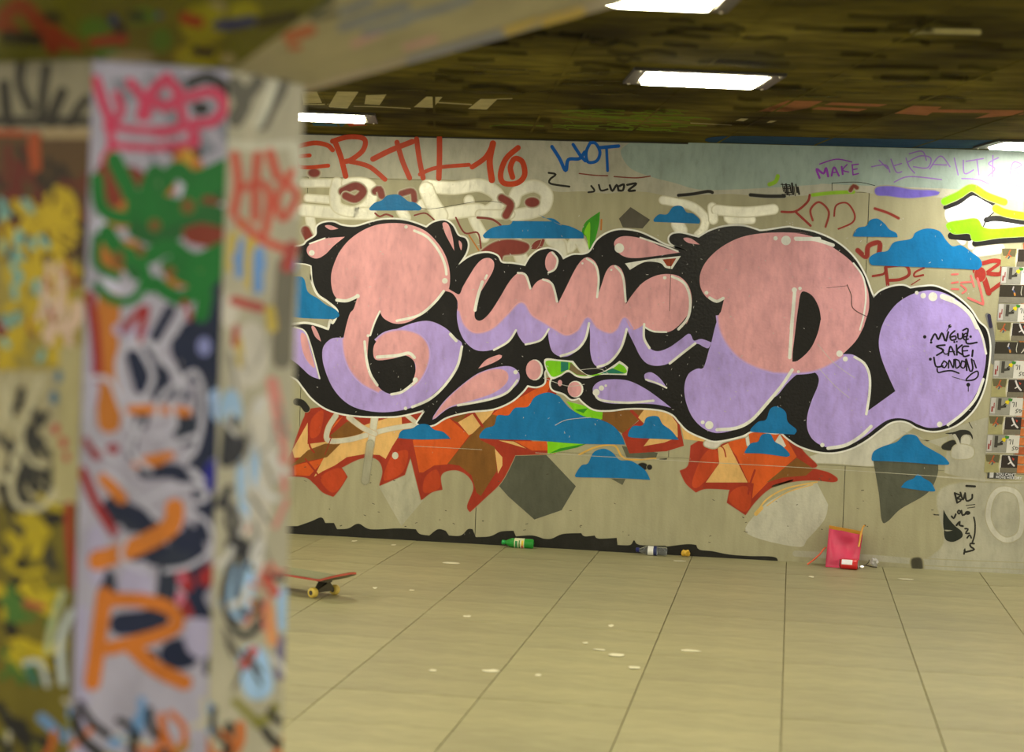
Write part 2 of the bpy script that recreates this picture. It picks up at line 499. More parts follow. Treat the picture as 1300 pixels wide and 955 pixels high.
# --- upper strip of pale concrete and its worn lower edge
cream_band = [(*on_wall(-7.5, HC - .011), 1), (*on_wall(-4, HC - .011), 1), (*on_wall(-.712, HC - .011), 1), (*on_wall(-.712, HC - .001), 1), (*on_wall(2.1, HC - .001), 1), (1420, 262, 1)] + K(K5, (900, 330), (800, 335), (700, 328), (640, 335), (540, 325), (480, 318), (400, 305), (300, 310), (150, 325), (0, 330)) \
    + K(K3, (1000, 320), (900, 312), (800, 315), (700, 318), (620, 325), (520, 305), (420, 300), (330, 310), (220, 300), (100, 302), (40, 280)) \
    + K(K1, (1150, 270), (1000, 268), (820, 250), (640, 242), (480, 240), (300, 236), (100, 232)) + [(200, 220), (0, 215), (-200, 206), (-500, 198, 1)]
paint('pale_band', WALL, 0, (184, 178, 144), [fill(cream_band)], wall, 'pale cream strip along the top of the wall')
green_band = [(*on_wall(-1.09, HC - .0115), 1)] + K(K3, (390, 118), (430, 190), (520, 230), (640, 262), (760, 292), (1000, 287), (1300, 268)) + K(K5, (200, 268), (480, 280), (800, 292), (1000, 305)) + [(1420, 250, 1), (*on_wall(2.1, HC - .001), 1), (*on_wall(-.712, HC - .001), 1), (*on_wall(-.712, HC - .0115), 1)]
paint('pale_green_band', WALL, 1, (158, 172, 146), [fill(green_band)], wall, 'pale grey-green strip along the top of the wall', under=(184, 178, 144))
paint('violet_smear', WALL, 2, (116, 100, 176), [fill(K(K5, (490, 290), (560, 285), (650, 300), (760, 305), (770, 318), (640, 332), (540, 322), (490, 318)), 2.5)], wall)
paint('lime_smear', WALL, 2, (146, 190, 40), [stroke(K(K5, (190, 322), (280, 312), (380, 308)), 3.0, 1.5), stroke(K(K3, (1072, 268), (1100, 255), (1110, 230)), 4, 1)], wall)
paint('black_scuffs', WALL, 3, (38, 34, 26), [
    *[stroke(K(K3, (1130 + 9 * i, 262 + (i * 37) % 23), (1136 + 9 * i, 300 + (i * 29) % 22)), 1.0 + (i % 3) * .7) for i in range(9)], *[stroke(K(K3, (1125 + (i * 31) % 50, 268 + 9 * i), (1165 + (i * 47) % 45, 270 + 9 * i)), 1.2) for i in range(6)],
    stroke(K(K3, (60, 215), (92, 222), (66, 245), (70, 265), (155, 278)), 2.6, .6),
    stroke(K(K3, (255, 275), (270, 298), (242, 304)), 2.4, .4), stroke(K(K3, (290, 270), (300, 296), (330, 290)), 2.4, .4), stroke(K(K3, (340, 272), (352, 298), (372, 270), (380, 296)), 2.8, .4),
    stroke(K(K3, (385, 275), (405, 268), (400, 295), (385, 296)), 2.8, .4), stroke(K(K3, (420, 270), (462, 264), (425, 296), (455, 296)), 2.8, .4),
    stroke(K(K3, (655, 318), (720, 312), (790, 300), (810, 305)), 3.0, 1), stroke(K(K3, (985, 316), (1060, 322), (1140, 322)), 3.0, 1.5),
    stroke(K(K5, (280, 268), (280, 300)), .8), stroke(K(K5, (280, 266), (400, 262), (480, 278)), .8)], wall, 'black scuffed paint below the pale strip', under=(168, 164, 132))
paint('brown_scuffs', WALL, 3, (132, 62, 42), [stroke(K(K3, (200, 218), (270, 226), (330, 228)), 1.6, .8), stroke(K(K3, (360, 232), (460, 238), (525, 230)), 1.6, .6), stroke(K(K5, (366, 300), (380, 280), (396, 288)), 3, 2)], wall)

# --- silver lettering high on the left
sil = []
for pts, w in (((( 90, 262), (230, 262)), 22), (((110, 330), (230, 340)), 20), (((90, 385), (250, 398), (400, 402)), 40), (((245, 260), (236, 320), (250, 375), (330, 392), (395, 350), (405, 290), (370, 262), (290, 262)), 34),
               (((655, 290), (680, 350), (720, 410)), 52), (((660, 275), (780, 285), (900, 272), (975, 310), (985, 355), (930, 395), (880, 385), (760, 400)), 44), (((850, 340), (870, 420), (895, 470), (920, 512)), 30),
               (((1055, 350), (1075, 300), (1150, 275), (1205, 310), (1195, 370), (1140, 395), (1060, 410)), 40), (((1060, 520), (1075, 570), (1098, 625)), 42), (((1230, 520), (1262, 545), (1270, 590)), 44),
               (((540, 390), (560, 420)), 30), (((600, 365), (640, 360)), 30), (((120, 420), (135, 490)), 26), (((900, 405), (1040, 405)), 26)):
    sil.append(stroke(K(K1, *pts), w / Z, 3.0))
for pts, w in ((((585, 340), (640, 350), (720, 370), (775, 420), (770, 470), (745, 500)), 26), (((650, 450), (668, 480)), 44), (((810, 372), (815, 430)), 30), (((830, 385), (960, 395), (1090, 382)), 34), (((885, 400), (890, 430), (990, 430)), 26), (((100, 520), (150, 560), (190, 520), (225, 570)), 34)):
    sil.append(stroke(K(K3, *pts), w / Z, 2.5))
paint('silver_tag', WALL, 1, (226, 220, 184), sil, wall, 'worn silver spray lettering above the pink letters', metal=0.35, rough=0.34, under=(196, 188, 146))
paint('red_scribble', WALL, 2, (132, 58, 44), [
    stroke(K(K1, (270, 300), (330, 275), (365, 300), (330, 335), (285, 320)), 7, 3), stroke(K(K1, (420, 300), (440, 290), (450, 320)), 6, 3),
    stroke(K(K1, (420, 400), (440, 415), (470, 405), (500, 415)), 2.4, .8), stroke(K(K1, (540, 310), (590, 300), (600, 340)), 5, 3),
    stroke(K(K1, (600, 410), (650, 400), (690, 430)), 2, .8), stroke(K(K1, (790, 420), (830, 490), (890, 490), (905, 560)), 2.2, .8),
    stroke(K(K1, (890, 420), (960, 430), (1000, 470), (930, 500)), 2, 1), stroke(K(K1, (1000, 330), (1040, 360), (1020, 410)), 7, 3), dot(*K(K1, (1140, 350))[0], 8, 5, soft=3),
    fill(K(K1, (905, 590), (960, 540), (1040, 525), (1120, 545), (1100, 580), (1010, 590), (990, 620)), 3), stroke(K(K1, (1150, 590), (1180, 550), (1190, 525)), 3, 1),
    stroke(K(K1, (100, 480), (120, 520)), 9, 3), dot(*K(K1, (140, 215))[0], 6, 4, soft=4), fill(K(K3, (0, 530), (35, 525), (10, 560), (-20, 560)), 1)], wall, 'brown-red scribble under the silver lettering', under=(186, 178, 140))
paint('orange_scribble', WALL, 3, (190, 120, 50), [stroke(K(K1, (850, 500), (895, 570)), 1.8, .8), stroke(K(K3, (302, 430), (300, 475)), 2.2, .8)], wall)
paint('green_leaf', WALL, 3, (62, 152, 28), [fill(K(K3, (295, 392, 1), (290, 450), (270, 530), (245, 570, 1), (232, 510), (212, 490), (230, 440)), .8)], wall, 'green leaf shape above the pink lettering')
paint('green_leaf_light', WALL, 4, (136, 212, 30), [fill(K(K3, (248, 440), (250, 500), (245, 565), (234, 510), (222, 488)), .8)], wall)
paint('grey_diamond', WALL, 3, (92, 86, 66), [fill(K(K3, (382, 425, 1), (435, 372, 1), (525, 430, 1), (490, 470, 1), (400, 465, 1)), .8)], wall)

# --- older tags on the stretch of wall behind the column
wt = lambda w, *p: stroke(p, w, 1.5)
paint('faded_tag', WALL, 1, (132, 58, 44), [wt(7, (40, 300), (70, 250), (110, 300), (60, 330), (40, 300)), wt(7, (130, 250), (140, 330)), wt(7, (135, 290), (190, 260)), wt(7, (190, 260), (180, 330)), wt(6, (20, 360), (120, 350), (240, 362))], wall, 'faded brown-red tag behind the column')
paint('faded_tag', WALL, 1, (212, 206, 168), [wt(12, (-140, 300), (-150, 420), (-60, 430), (-50, 330), (-130, 310)), wt(12, (-20, 420), (0, 320), (40, 420)), wt(11, (70, 400), (150, 390), (160, 450), (80, 460)), wt(11, (190, 390), (200, 470))], wall, 'pale silver tag behind the column')
paint('faded_tag', WALL, 2, (40, 96, 140), [wt(5, (-320, 330), (-280, 400), (-240, 330), (-210, 400)), wt(5, (-190, 340), (-190, 410)), wt(5, (-240, 520), (-120, 510), (60, 530))], wall, 'blue tag far behind the column')

# --- written tags along the top
paint('orange_tag', WALL, 5, (196, 66, 24), [
    stroke(K(K1, (60, 95), (140, 78), (200, 88), (225, 110)), 6), stroke(K(K1, (60, 100), (70, 185), (205, 182)), 5), stroke(K(K1, (60, 140), (120, 135)), 5),
    stroke(K(K1, (235, 70), (262, 140), (285, 230)), 7), stroke(K(K1, (225, 70), (300, 50), (370, 60), (365, 110), (310, 155), (270, 165)), 6.5), stroke(K(K1, (290, 160), (390, 185), (465, 245)), 6),
    stroke(K(K1, (410, 152), (490, 112), (590, 72)), 7), stroke(K(K1, (520, 75), (545, 160), (578, 238)), 6.5), stroke(K(K1, (610, 60), (622, 150), (640, 238)), 6.5), stroke(K(K1, (715, 55), (715, 150), (712, 240)), 7), stroke(K(K1, (625, 222), (700, 192), (850, 178)), 5),
    stroke(K(K1, (865, 188), (925, 145), (960, 85)), 6.5), stroke(K(K1, (960, 80), (945, 160), (955, 248)), 8), stroke(K(K1, (1075, 100), (1020, 150), (995, 220), (1010, 262), (1070, 262), (1105, 225), (1095, 165), (1060, 150), (1040, 190), (1050, 235)), 7)], wall, 'orange-red spray tag with the number 16', under=(184, 178, 144))
paint('blue_tag', WALL, 5, (14, 92, 160), [stroke(K(K3, (75, 95), (110, 150), (138, 205), (150, 155), (200, 150), (225, 120)), 4.5, .8), stroke(K(K3, (172, 85), (205, 135), (228, 160)), 4.2, .8),
    stroke(K(K3, (250, 78), (232, 120), (240, 165), (280, 160), (295, 120), (275, 80), (250, 78)), 4, .8), stroke(K(K3, (290, 100), (380, 92)), 4.5, .8), stroke(K(K3, (325, 100), (330, 205)), 3.6, .8)], wall, 'blue spray tag reading WOT')
s5 = lambda *p: stroke(K(K5, *p), 1.7, .7)
paint('purple_tag', WALL, 5, (150, 66, 160), [stroke(K(K5, (222, 242), (208, 200), (240, 222), (252, 195), (262, 235)), 2.8, .6), stroke(K(K5, (278, 232), (290, 192), (312, 232)), 2.4, .6), s5((282, 218), (305, 215)), stroke(K(K5, (325, 190), (330, 225)), 2.4, .6), s5((350, 180), (330, 205), (358, 215)),
    s5((374, 180), (378, 228)), s5((374, 182), (403, 178)), s5((376, 204), (397, 200)), s5((378, 228), (403, 222)), s5((222, 178), (300, 155), (372, 168))], wall, 'small purple tag reading MAKE')
paint('faint_purple_tag', WALL, 5, (150, 112, 168), [s5((465, 190), (530, 182), (550, 215)), s5((500, 160), (540, 200)), s5((555, 155), (580, 215), (605, 213)), s5((572, 185), (604, 175)), s5((625, 150), (640, 190), (665, 220)), s5((630, 170), (690, 140), (740, 150), (725, 195), (660, 190)), s5((640, 130), (700, 118), (720, 160)),
    s5((735, 200), (785, 140), (830, 190)), s5((750, 180), (815, 182)), s5((850, 150), (868, 228)), s5((892, 160), (898, 222), (940, 205)), s5((905, 165), (985, 152)), s5((955, 155), (965, 228)), s5((1055, 148), (1010, 175), (1040, 200), (1008, 232)), s5((1030, 138), (1028, 238)), s5((1108, 232), (1125, 170), (1165, 182), (1130, 205), (1180, 245)),
    s5((570, 262), (640, 236), (790, 250)), s5((885, 245), (960, 250), (1010, 270)), s5((1100, 265), (1180, 290))], wall, 'faint purple tag under the ceiling light')

# --- stacked-roof drawing in lime, black and white at the right
paint('white_roof_fill', WALL, 2, (222, 220, 204), [fill(K(K5, (810, 395), (870, 365), (935, 325), (1000, 350), (1050, 380), (1010, 420), (985, 465), (920, 430), (830, 450)), 1.5),
    fill(K(K5, (990, 445), (1080, 440), (1250, 460), (1250, 500), (1000, 480)), 1), stroke(K(K5, (850, 500), (890, 540)), 6, 2), stroke(K(K5, (938, 485), (930, 560)), 7, 2), stroke(K(K5, (960, 585), (1060, 570)), 9, 4)], wall)
paint('lime_roof', WALL, 4, (140, 216, 18), [stroke(K(K5, (805, 352), (870, 322), (932, 288), (1000, 325), (1082, 355)), 7.5, 1.6), stroke(K(K5, (1045, 385), (1100, 408), (1250, 430)), 8.5, 1.4),
    fill(K(K5, (815, 458), (890, 440), (955, 435), (985, 475), (1060, 482), (1250, 465), (1250, 505), (1060, 520), (945, 535), (920, 500), (845, 500)), 1.2)], wall, 'lime green roof lines of a spray-painted building')
paint('black_roof_line', WALL, 3, (36, 34, 28), [stroke(K(K5, (808, 380), (870, 356), (935, 316), (1000, 344), (1052, 376)), 5.2, .8), stroke(K(K5, (1055, 385), (1005, 430), (985, 470)), 1.6), stroke(K(K5, (1000, 438), (1060, 432), (1250, 462)), 7, .8),
    stroke(K(K5, (836, 512), (920, 520)), 9, .8), stroke(K(K5, (948, 548), (1060, 535), (1250, 525)), 7, 1)], wall, 'black lines under the lime roof')

# --- red and salmon scribbles at the right
paint('dark_red_tag', WALL, 2, (150, 52, 38), [stroke(K(K5, (45, 400), (110, 398), (165, 355), (176, 322)), 3, .8), stroke(K(K5, (110, 400), (180, 465)), 3, .8), stroke(K(K5, (190, 440), (180, 390), (220, 355), (265, 400), (250, 470)), 1.5, 1.2), stroke(K(K5, (290, 420), (300, 370), (350, 360), (385, 410), (375, 450), (310, 480)), 2.2, .8),
    stroke(K(K5, (480, 385), (540, 405), (590, 430)), 2, 1.5), stroke(K(K5, (400, 580), (440, 610), (450, 560), (500, 545), (500, 590)), 5, 1.5), stroke(K(K5, (530, 660), (540, 740)), 4.4, .8), stroke(K(K5, (540, 655), (620, 650), (640, 690), (600, 715), (545, 720)), 4, .8), stroke(K(K5, (470, 700), (520, 690), (530, 670)), 3, .8),
    stroke(K(K5, (708, 662), (668, 682), (665, 702), (705, 695)), 2.6, .8), stroke(K(K5, (650, 740), (690, 715)), 1.4, .6)], wall, 'dark red scribbled letters beside the blue cloud')
paint('red_blob_tag', WALL, 5, (166, 54, 40), [stroke(K(KA, (285, 205), (370, 185), (428, 205), (415, 285), (290, 275)), 5.5, .8), stroke(K(KA, (228, 265), (285, 300), (330, 430)), 7, .8), stroke(K(KA, (330, 425), (425, 355)), 5, .8), stroke(K(KA, (300, 285), (400, 215)), 4, .8), dot(*K(KA, (265, 290))[0], 7, 9, soft=1)], wall, 'thick red scrawl beside the poster strip')
sA = lambda *p: stroke(K(KA, *p), 2.3, .6)
paint('salmon_tag', WALL, 5, (232, 112, 98), [sA((50, 290), (95, 287)), sA((50, 355), (95, 348)), sA((50, 400), (100, 402)), sA((120, 352), (205, 345)), sA((120, 370), (160, 405), (130, 432)), sA((195, 300), (218, 382)), stroke(K(KA, (245, 320), (270, 420), (290, 518, 1), (175, 468)), 2.8, .6)], wall, 'small salmon pink scrawl above the lavender circle')

# --- orange, ochre and brown star shapes
def P_(name, layer, rgb, *tr, label=None, **kw): return paint(name, WALL, layer, rgb, list(tr), wall, label, **kw)
C = lambda k, *p: fill([(a[0], a[1], 1) for a in K(k, *p)], .7)      # straight-edged patch
P_('beige_patch', 1, LBEIGE, C(K2, (436, 785), (555, 733), (582, 650), (640, 850), (540, 968)), label='light beige patch')
P_('beige_patch', 1, (196, 190, 156), fill([(958, 655), (985, 632), (1036, 612, 1), (1051, 641, 1), (1046, 660), (1025, 684), (1012, 694), (950, 678)], 1), label='light beige patch')
P_('grey_rock', 2, DGREY, C(K2, (975, 770), (1058, 640), (1195, 632), (1340, 785), (1275, 895), (1150, 938), (1030, 832)), label='dark grey rock shape')
P_('grey_rock', 2, DGREY, fill(K(K6, (472, 680, 1), (775, 695, 1), (770, 750), (725, 830), (600, 905), (540, 962), (512, 958), (498, 830)), .8), label='dark grey cone under the blue cloud')
P_('star_shape', 2, RUST, fill(K(K2, (-60, 690, 1), (20, 660), (60, 560), (95, 470), (130, 430), (350, 420), (640, 440), (900, 400), (1100, 340), (1230, 290), (1240, 400), (1150, 480), (1100, 560, 1), (1250, 636, 1), (1062, 642, 1), (1000, 762), (920, 842), (855, 902, 1), (843, 875), (872, 795), (850, 742), (800, 712), (745, 716), (720, 742), (727, 800, 1), (680, 812), (632, 848, 1), (600, 720), (582, 648, 1), (555, 732, 1), (440, 782, 1), (455, 720), (440, 672), (400, 652), (340, 662), (265, 700, 1), (292, 742, 1), (255, 800), (228, 832, 1), (180, 812), (140, 772), (90, 742), (-60, 740, 1)), 1.2), label='rust-edged orange star shapes below the letters')
P_('ochre_patch', 3, OCHRE, C(K2, (40, 620), (113, 490), (110, 592), (190, 582), (230, 555), (400, 495), (540, 455), (545, 530), (500, 600), (468, 660), (440, 642), (370, 638), (290, 652), (235, 690), (180, 716), (140, 742), (190, 645), (50, 655)), C(K2, (800, 492), (880, 446), (975, 425), (905, 522), (850, 552)), C(K2, (968, 612), (1003, 652), (1003, 690), (983, 727)), C(K2, (985, 575), (1055, 580), (1112, 612)))
P_('brown_patch', 4, BROWN, C(K2, (30, 695), (112, 620), (190, 590), (262, 590), (200, 652), (100, 672)), C(K2, (215, 552), (290, 490), (345, 478), (378, 530), (330, 560), (220, 565)), C(K2, (858, 552), (955, 455), (1000, 468), (900, 572), (968, 605), (978, 715), (905, 830), (885, 815), (862, 735), (805, 690), (752, 682)), C(K2, (770, 478), (850, 440), (820, 480), (795, 492)))
P_('orange_patch', 3, ORANGE, C(K2, (592, 575), (690, 500), (758, 472), (852, 552), (750, 685), (690, 690), (640, 722), (622, 722)), C(K2, (48, 690), (192, 655), (150, 705), (118, 738), (50, 735)), fill(K(K2, (960, 462), (1030, 405), (1100, 370), (1180, 325), (1225, 300), (1200, 370), (1130, 440)), .6), C(K2, (1060, 578), (1205, 580), (1218, 622), (1140, 622)), C(K2, (240, 490), (275, 462), (210, 540)))
P_('burnt_orange_patch', 4, (196, 70, 28), under=RUST, *[fill(K(K2, (175, 742), (250, 705), (282, 745), (235, 810), (195, 790)), 1.5), fill(K(K2, (472, 700), (505, 640), (568, 625), (545, 718), (465, 758)), 1), fill(K(K2, (645, 812), (652, 745), (702, 712), (715, 788)), 1), fill(K(K2, (130, 480), (180, 440), (165, 540), (125, 560)), 1)])
P_('rust_line', 5, RUST, stroke(K(K2, (115, 480), (118, 590), (140, 630)), 2.2, .4), stroke(K(K2, (100, 660), (170, 748)), 2.2, .4), stroke(K(K2, (865, 440), (912, 510)), 3.4, .4), stroke(K(K2, (190, 640), (220, 560)), 1.2, .4))
P_('white_tag', 5, (214, 206, 172), stroke(K(K2, (240, 462), (205, 520), (205, 575), (300, 572), (400, 545), (500, 520), (640, 500)), 5, 1.2), stroke(K(K2, (300, 470), (360, 515), (420, 545)), 5, 1.2), stroke(K(K2, (418, 470), (400, 600)), 7, 1.5), stroke(K(K2, (560, 455), (602, 490)), 4, 1), dot(*K(K2, (512, 645))[0], 4, 4.6, soft=.8), label='thin white angular tag over the orange shapes', under=(206, 170, 112))
P_('white_drip', 5, (190, 184, 146), stroke(K(K2, (398, 590), (375, 760)), 8, 2.5), opac=.7)
P_('brown_patch', 3, BROWN, C(K4, (300, 420), (520, 415), (472, 482), (400, 545), (300, 480)), label='brown patch')
P_('rust_patch', 3, RUST, C(K4, (395, 545), (480, 480), (500, 430), (600, 430), (660, 500), (680, 600), (600, 625), (430, 635)), stroke(K(K4, (440, 440), (480, 480)), 4))
P_('ochre_patch', 4, OCHRE, C(K4, (500, 430), (600, 428), (650, 500), (652, 560), (590, 585), (495, 602), (540, 545), (470, 470)), C(K4, (660, 480), (700, 530), (800, 570), (790, 582), (680, 570)))
P_('lime_patch', 3, LIME, C(K4, (140, 395), (260, 425), (308, 438), (305, 478), (200, 470)), C(K4, (55, 580), (240, 580), (170, 612), (55, 640)), label='lime green patch')
P_('dark_green_patch', 4, (52, 140, 26), C(K4, (110, 612), (240, 588), (190, 608), (60, 636)), C(K4, (180, 435), (240, 428), (220, 450)))
P_('grey_patch', 2, (98, 96, 70), C(K4, (395, 600), (560, 632), (550, 662), (420, 660)), C(K4, (345, 750), (412, 752), (398, 780)))
P_('yellow_line', 5, (224, 176, 80), stroke(K(K4, (200, 640), (280, 605), (360, 598), (395, 648), (440, 663), (550, 658)), 2.4, .5))
P_('black_scuff', 5, (36, 34, 26), dot(*K(K4, (490, 695))[0], 6, 4, soft=2), dot(*K(K4, (522, 698))[0], 3, 3, soft=1), stroke(K(K4, (570, 662), (600, 660)), 1.6), stroke(K(K2, (60, 398), (85, 405), (105, 430)), 8, 1))
P_('star_shape', 2, RUST, fill(K(K4, (662, 715, 1), (700, 690), (712, 600, 1), (790, 560), (970, 520), (1140, 540), (1240, 640), (1290, 690)) + K(K6, (190, 715), (262, 735), (305, 764), (285, 778), (200, 770), (100, 776), (0, 800)) + K(K4, (1180, 758), (1080, 792), (1010, 852), (962, 916, 1), (878, 860, 1), (890, 800, 1), (782, 796), (735, 812, 1), (690, 772)), 1.2), label='rust-edged orange star shape under the big letter R')
P_('orange_patch', 3, ORANGE, C(K4, (880, 590), (960, 530), (1140, 550), (1197, 650), (1080, 752), (992, 842), (1000, 772), (975, 768), (922, 650)))
P_('ochre_patch', 4, OCHRE, C(K4, (835, 610), (882, 588), (972, 768), (780, 768), (842, 680)))
P_('brown_patch', 4, BROWN, C(K4, (1197, 655), (1275, 705), (1240, 736), (1130, 746), (1058, 768)))
P_('burnt_orange_patch', 3, (198, 72, 28), under=RUST, *[fill(K(K4, (718, 772), (760, 660), (808, 612), (836, 640), (830, 690), (750, 785)), 1), fill(K(K4, (888, 850), (910, 802), (970, 790), (985, 860), (955, 900)), 1)])
P_('rust_line', 5, RUST, stroke(K(K4, (975, 820), (985, 770), (1005, 712)), 2.5, .4), stroke(K(K4, (825, 590), (860, 610), (872, 650)), 1.6, .4))
P_('white_smear', 6, (222, 214, 184), stroke(K(K4, (785, 590), (820, 598), (855, 572), (960, 545)), 5, 2.5), stroke(K(K4, (968, 550), (975, 595)), 3, 1), C(K4, (1098, 580), (1120, 545), (1148, 600), (1130, 615)))
P_('yellow_arc', 3, (226, 182, 92), stroke(K(K4, (1015, 905), (1060, 845), (1150, 795), (1290, 766)), 2, .5), stroke(K(K4, (1060, 875), (1150, 815), (1270, 778)), 1.4, .5), stroke(K(K4, (1010, 912), (1035, 885)), 5, .8))
P_('white_patch', 1, (204, 198, 166), fill(K(K6, (150, 680), (250, 640), (420, 600), (520, 520), (640, 500), (660, 520), (560, 590), (470, 650), (480, 700), (300, 690)), 2))
P_('pale_patch', 1, (180, 174, 140), C(K6, (600, 540), (680, 560), (720, 590), (860, 555), (800, 620)), stroke([(1010, 703), (1100, 708), (1180, 714), (1300, 719)], 6, 2), fill([(1196, 622), (1290, 616), (1400, 622), (1400, 745), (1170, 735), (1200, 690)], 4))

# --- black backing of the lettering with its cream halo
back = [(322, 330), (338, 318)] + K(K1, (75, 552), (110, 528), (150, 500), (155, 462), (185, 444), (230, 442), (268, 457), (330, 462), (400, 442), (460, 430), (530, 430), (590, 442), (655, 466, 1), (690, 442), (740, 434), (775, 457), (800, 502), (833, 515), (845, 545), (832, 590), (790, 650, 1), (835, 612), (880, 590), (935, 582), (980, 597), (1000, 627), (1050, 632), (1108, 642, 1), (1132, 602), (1170, 572), (1212, 562)) \
    + K(K3, (58, 562), (92, 572), (115, 592), (126, 612, 1), (170, 592), (220, 590), (252, 574), (282, 526), (330, 492), (390, 477), (470, 487), (540, 517), (600, 548), (695, 572, 1), (630, 545), (612, 520), (625, 498), (665, 492), (720, 505), (748, 512, 1), (800, 482), (870, 462), (950, 460), (1010, 476), (1040, 482), (1150, 466)) \
    + K(K5, (100, 477), (200, 497), (300, 542), (380, 612), (430, 692), (460, 770), (474, 802, 1), (505, 772), (560, 750), (612, 745), (645, 758, 1), (700, 750), (765, 750), (850, 790), (920, 850), (962, 912)) \
    + K(K6, (1000, 70), (1015, 150), (1006, 250), (985, 350), (940, 440), (870, 505), (800, 534), (740, 540), (680, 525), (640, 502), (598, 492), (550, 502), (500, 537), (440, 582), (370, 620), (290, 640), (210, 635), (130, 610), (75, 575), (40, 545)) \
    + K(K4, (1100, 540), (1000, 530), (940, 555), (830, 577), (770, 562), (700, 530), (660, 490), (630, 457), (580, 436), (500, 427), (420, 427), (340, 436), (270, 432), (225, 404), (200, 378, 1), (165, 386), (130, 360), (80, 342), (70, 312), (84, 286), (120, 276), (60, 240, 1), (40, 262)) \
    + K(K2, (1195, 310), (1160, 328), (1118, 322, 1), (1090, 356), (1040, 397), (960, 430), (850, 442), (750, 467), (690, 502), (640, 510, 1), (612, 496, 1), (655, 432, 1), (540, 460), (450, 465), (350, 462), (260, 450), (190, 425), (130, 380), (90, 330), (55, 290)) + [(352, 470), (326, 452), (308, 418), (306, 370)]
mural = paint('mural_backing', WALL, 8, BLACK, [fill(back)], wall, 'black backing behind the pink and lavender lettering', rough=0.3)
paint('cream_halo', WALL, 7, CREAM, [stroke(back, 4.4, .6, closed=True)], wall, 'cream line around the black backing')
def MU(name, layer, rgb, *tr, label=None, **kw): return paint(name, WALL, layer, rgb, list(tr), mural, label, **kw)
# gaps where the wall behind shows through
gapA = K(K4, (40, 205), (110, 205), (172, 210, 1), (205, 250), (245, 275), (300, 264), (350, 235), (385, 210, 1), (408, 225), (424, 240, 1), (418, 276, 1), (300, 274), (240, 290), (190, 285), (150, 262), (110, 283), (66, 290))
MU('gap_rim', 9, CREAM, fill(gapA, .5))
gi = K(K4, (46, 214), (110, 212), (165, 218, 1), (195, 250), (240, 280), (300, 272), (352, 246), (383, 222, 1), (410, 240), (410, 268), (300, 268), (235, 280), (190, 276), (150, 252), (110, 275), (72, 280))
MU('lime_gap', 10, LIME, fill(gi))
MU('teal_gap_stripe', 11, (40, 128, 96), C(K4, (300, 268), (352, 244), (410, 268)), C(K4, (116, 214), (150, 217), (150, 250), (116, 262)))
MU('brown_gap_stripe', 11, (130, 110, 70), C(K4, (160, 218), (195, 250), (240, 278), (190, 274), (155, 252)))
gapB = [(322, 345), (340, 336)] + K(K1, (75, 634), (124, 644, 1), (130, 712), (156, 772), (202, 806), (247, 850), (225, 905)) + K(K2, (215, 22), (205, 65, 1), (150, 45), (100, 36), (50, 40)) + [(340, 412), (322, 395)]
MU('gap_rim', 9, CREAM, stroke(gapB, 3, .5, closed=True)); MU('grey_gap', 9, (166, 160, 124), fill(gapB))
gapC = K(K3, (410, 630, 1), (520, 612), (580, 605), (666, 596, 1), (626, 656, 1), (595, 650), (570, 628), (500, 624), (432, 660, 1))
MU('gap_rim', 9, CREAM, fill(gapC)); MU('rust_gap', 10, (160, 66, 30), C(K3, (582, 612), (645, 606), (622, 644), (602, 642)))

# --- letters
Gl = K(K1, (342, 775, 1), (302, 806), (260, 802), (230, 770), (218, 710), (226, 650), (262, 570), (320, 507), (400, 462), (480, 446), (570, 451), (650, 481), (710, 540), (745, 600), (761, 660), (763, 715), (758, 748, 1), (805, 775, 1), (800, 790), (770, 765), (742, 757, 1), (700, 803), (640, 860), (570, 900), (510, 906), (460, 882), (442, 850, 1), (420, 890), (402, 950))
Gin = K(K2, (392, 100), (385, 200), (400, 262), (430, 322), (470, 356), (520, 362), (570, 342), (600, 292), (605, 240), (592, 202), (560, 186), (500, 200), (430, 207), (412, 180), (420, 130), (470, 86), (530, 60), (600, 35), (670, 28), (740, 58), (790, 105), (818, 130), (815, 180), (790, 240), (740, 312), (680, 370), (620, 412), (540, 437), (450, 446), (350, 432), (280, 396), (225, 332), (190, 250), (178, 190), (185, 142), (222, 108), (275, 104, 1), (288, 55), (302, 0))
MU('letter_g', 9, LAV, fill(Gl + Gin + K(K1, (322, 838))), label='large letter G, pink above and lavender below')
MU('letter_g_pink', 10, PINK, fill(Gl + K(K2, (392, 100), (385, 200), (400, 262), (430, 322), (452, 346, 1), (420, 345), (365, 310), (312, 250), (285, 180), (277, 104), (302, 0)) + K(K1, (322, 838))),
   fill(K(K2, (412, 180), (420, 130), (470, 88), (540, 76), (610, 92), (650, 130), (662, 180), (650, 240), (620, 295), (586, 326, 1), (605, 260), (600, 215), (560, 186), (500, 200), (430, 207))))
MU('pink_fade', 11, PINK, under=LAV, *[fade(K(K2, (440, 350), (365, 310), (312, 250), (285, 180), (277, 108)), -3.5), fade(K(K2, (425, 122), (470, 88), (540, 76), (610, 92), (650, 130), (662, 180), (650, 240), (620, 295), (590, 322)), -3.5)])
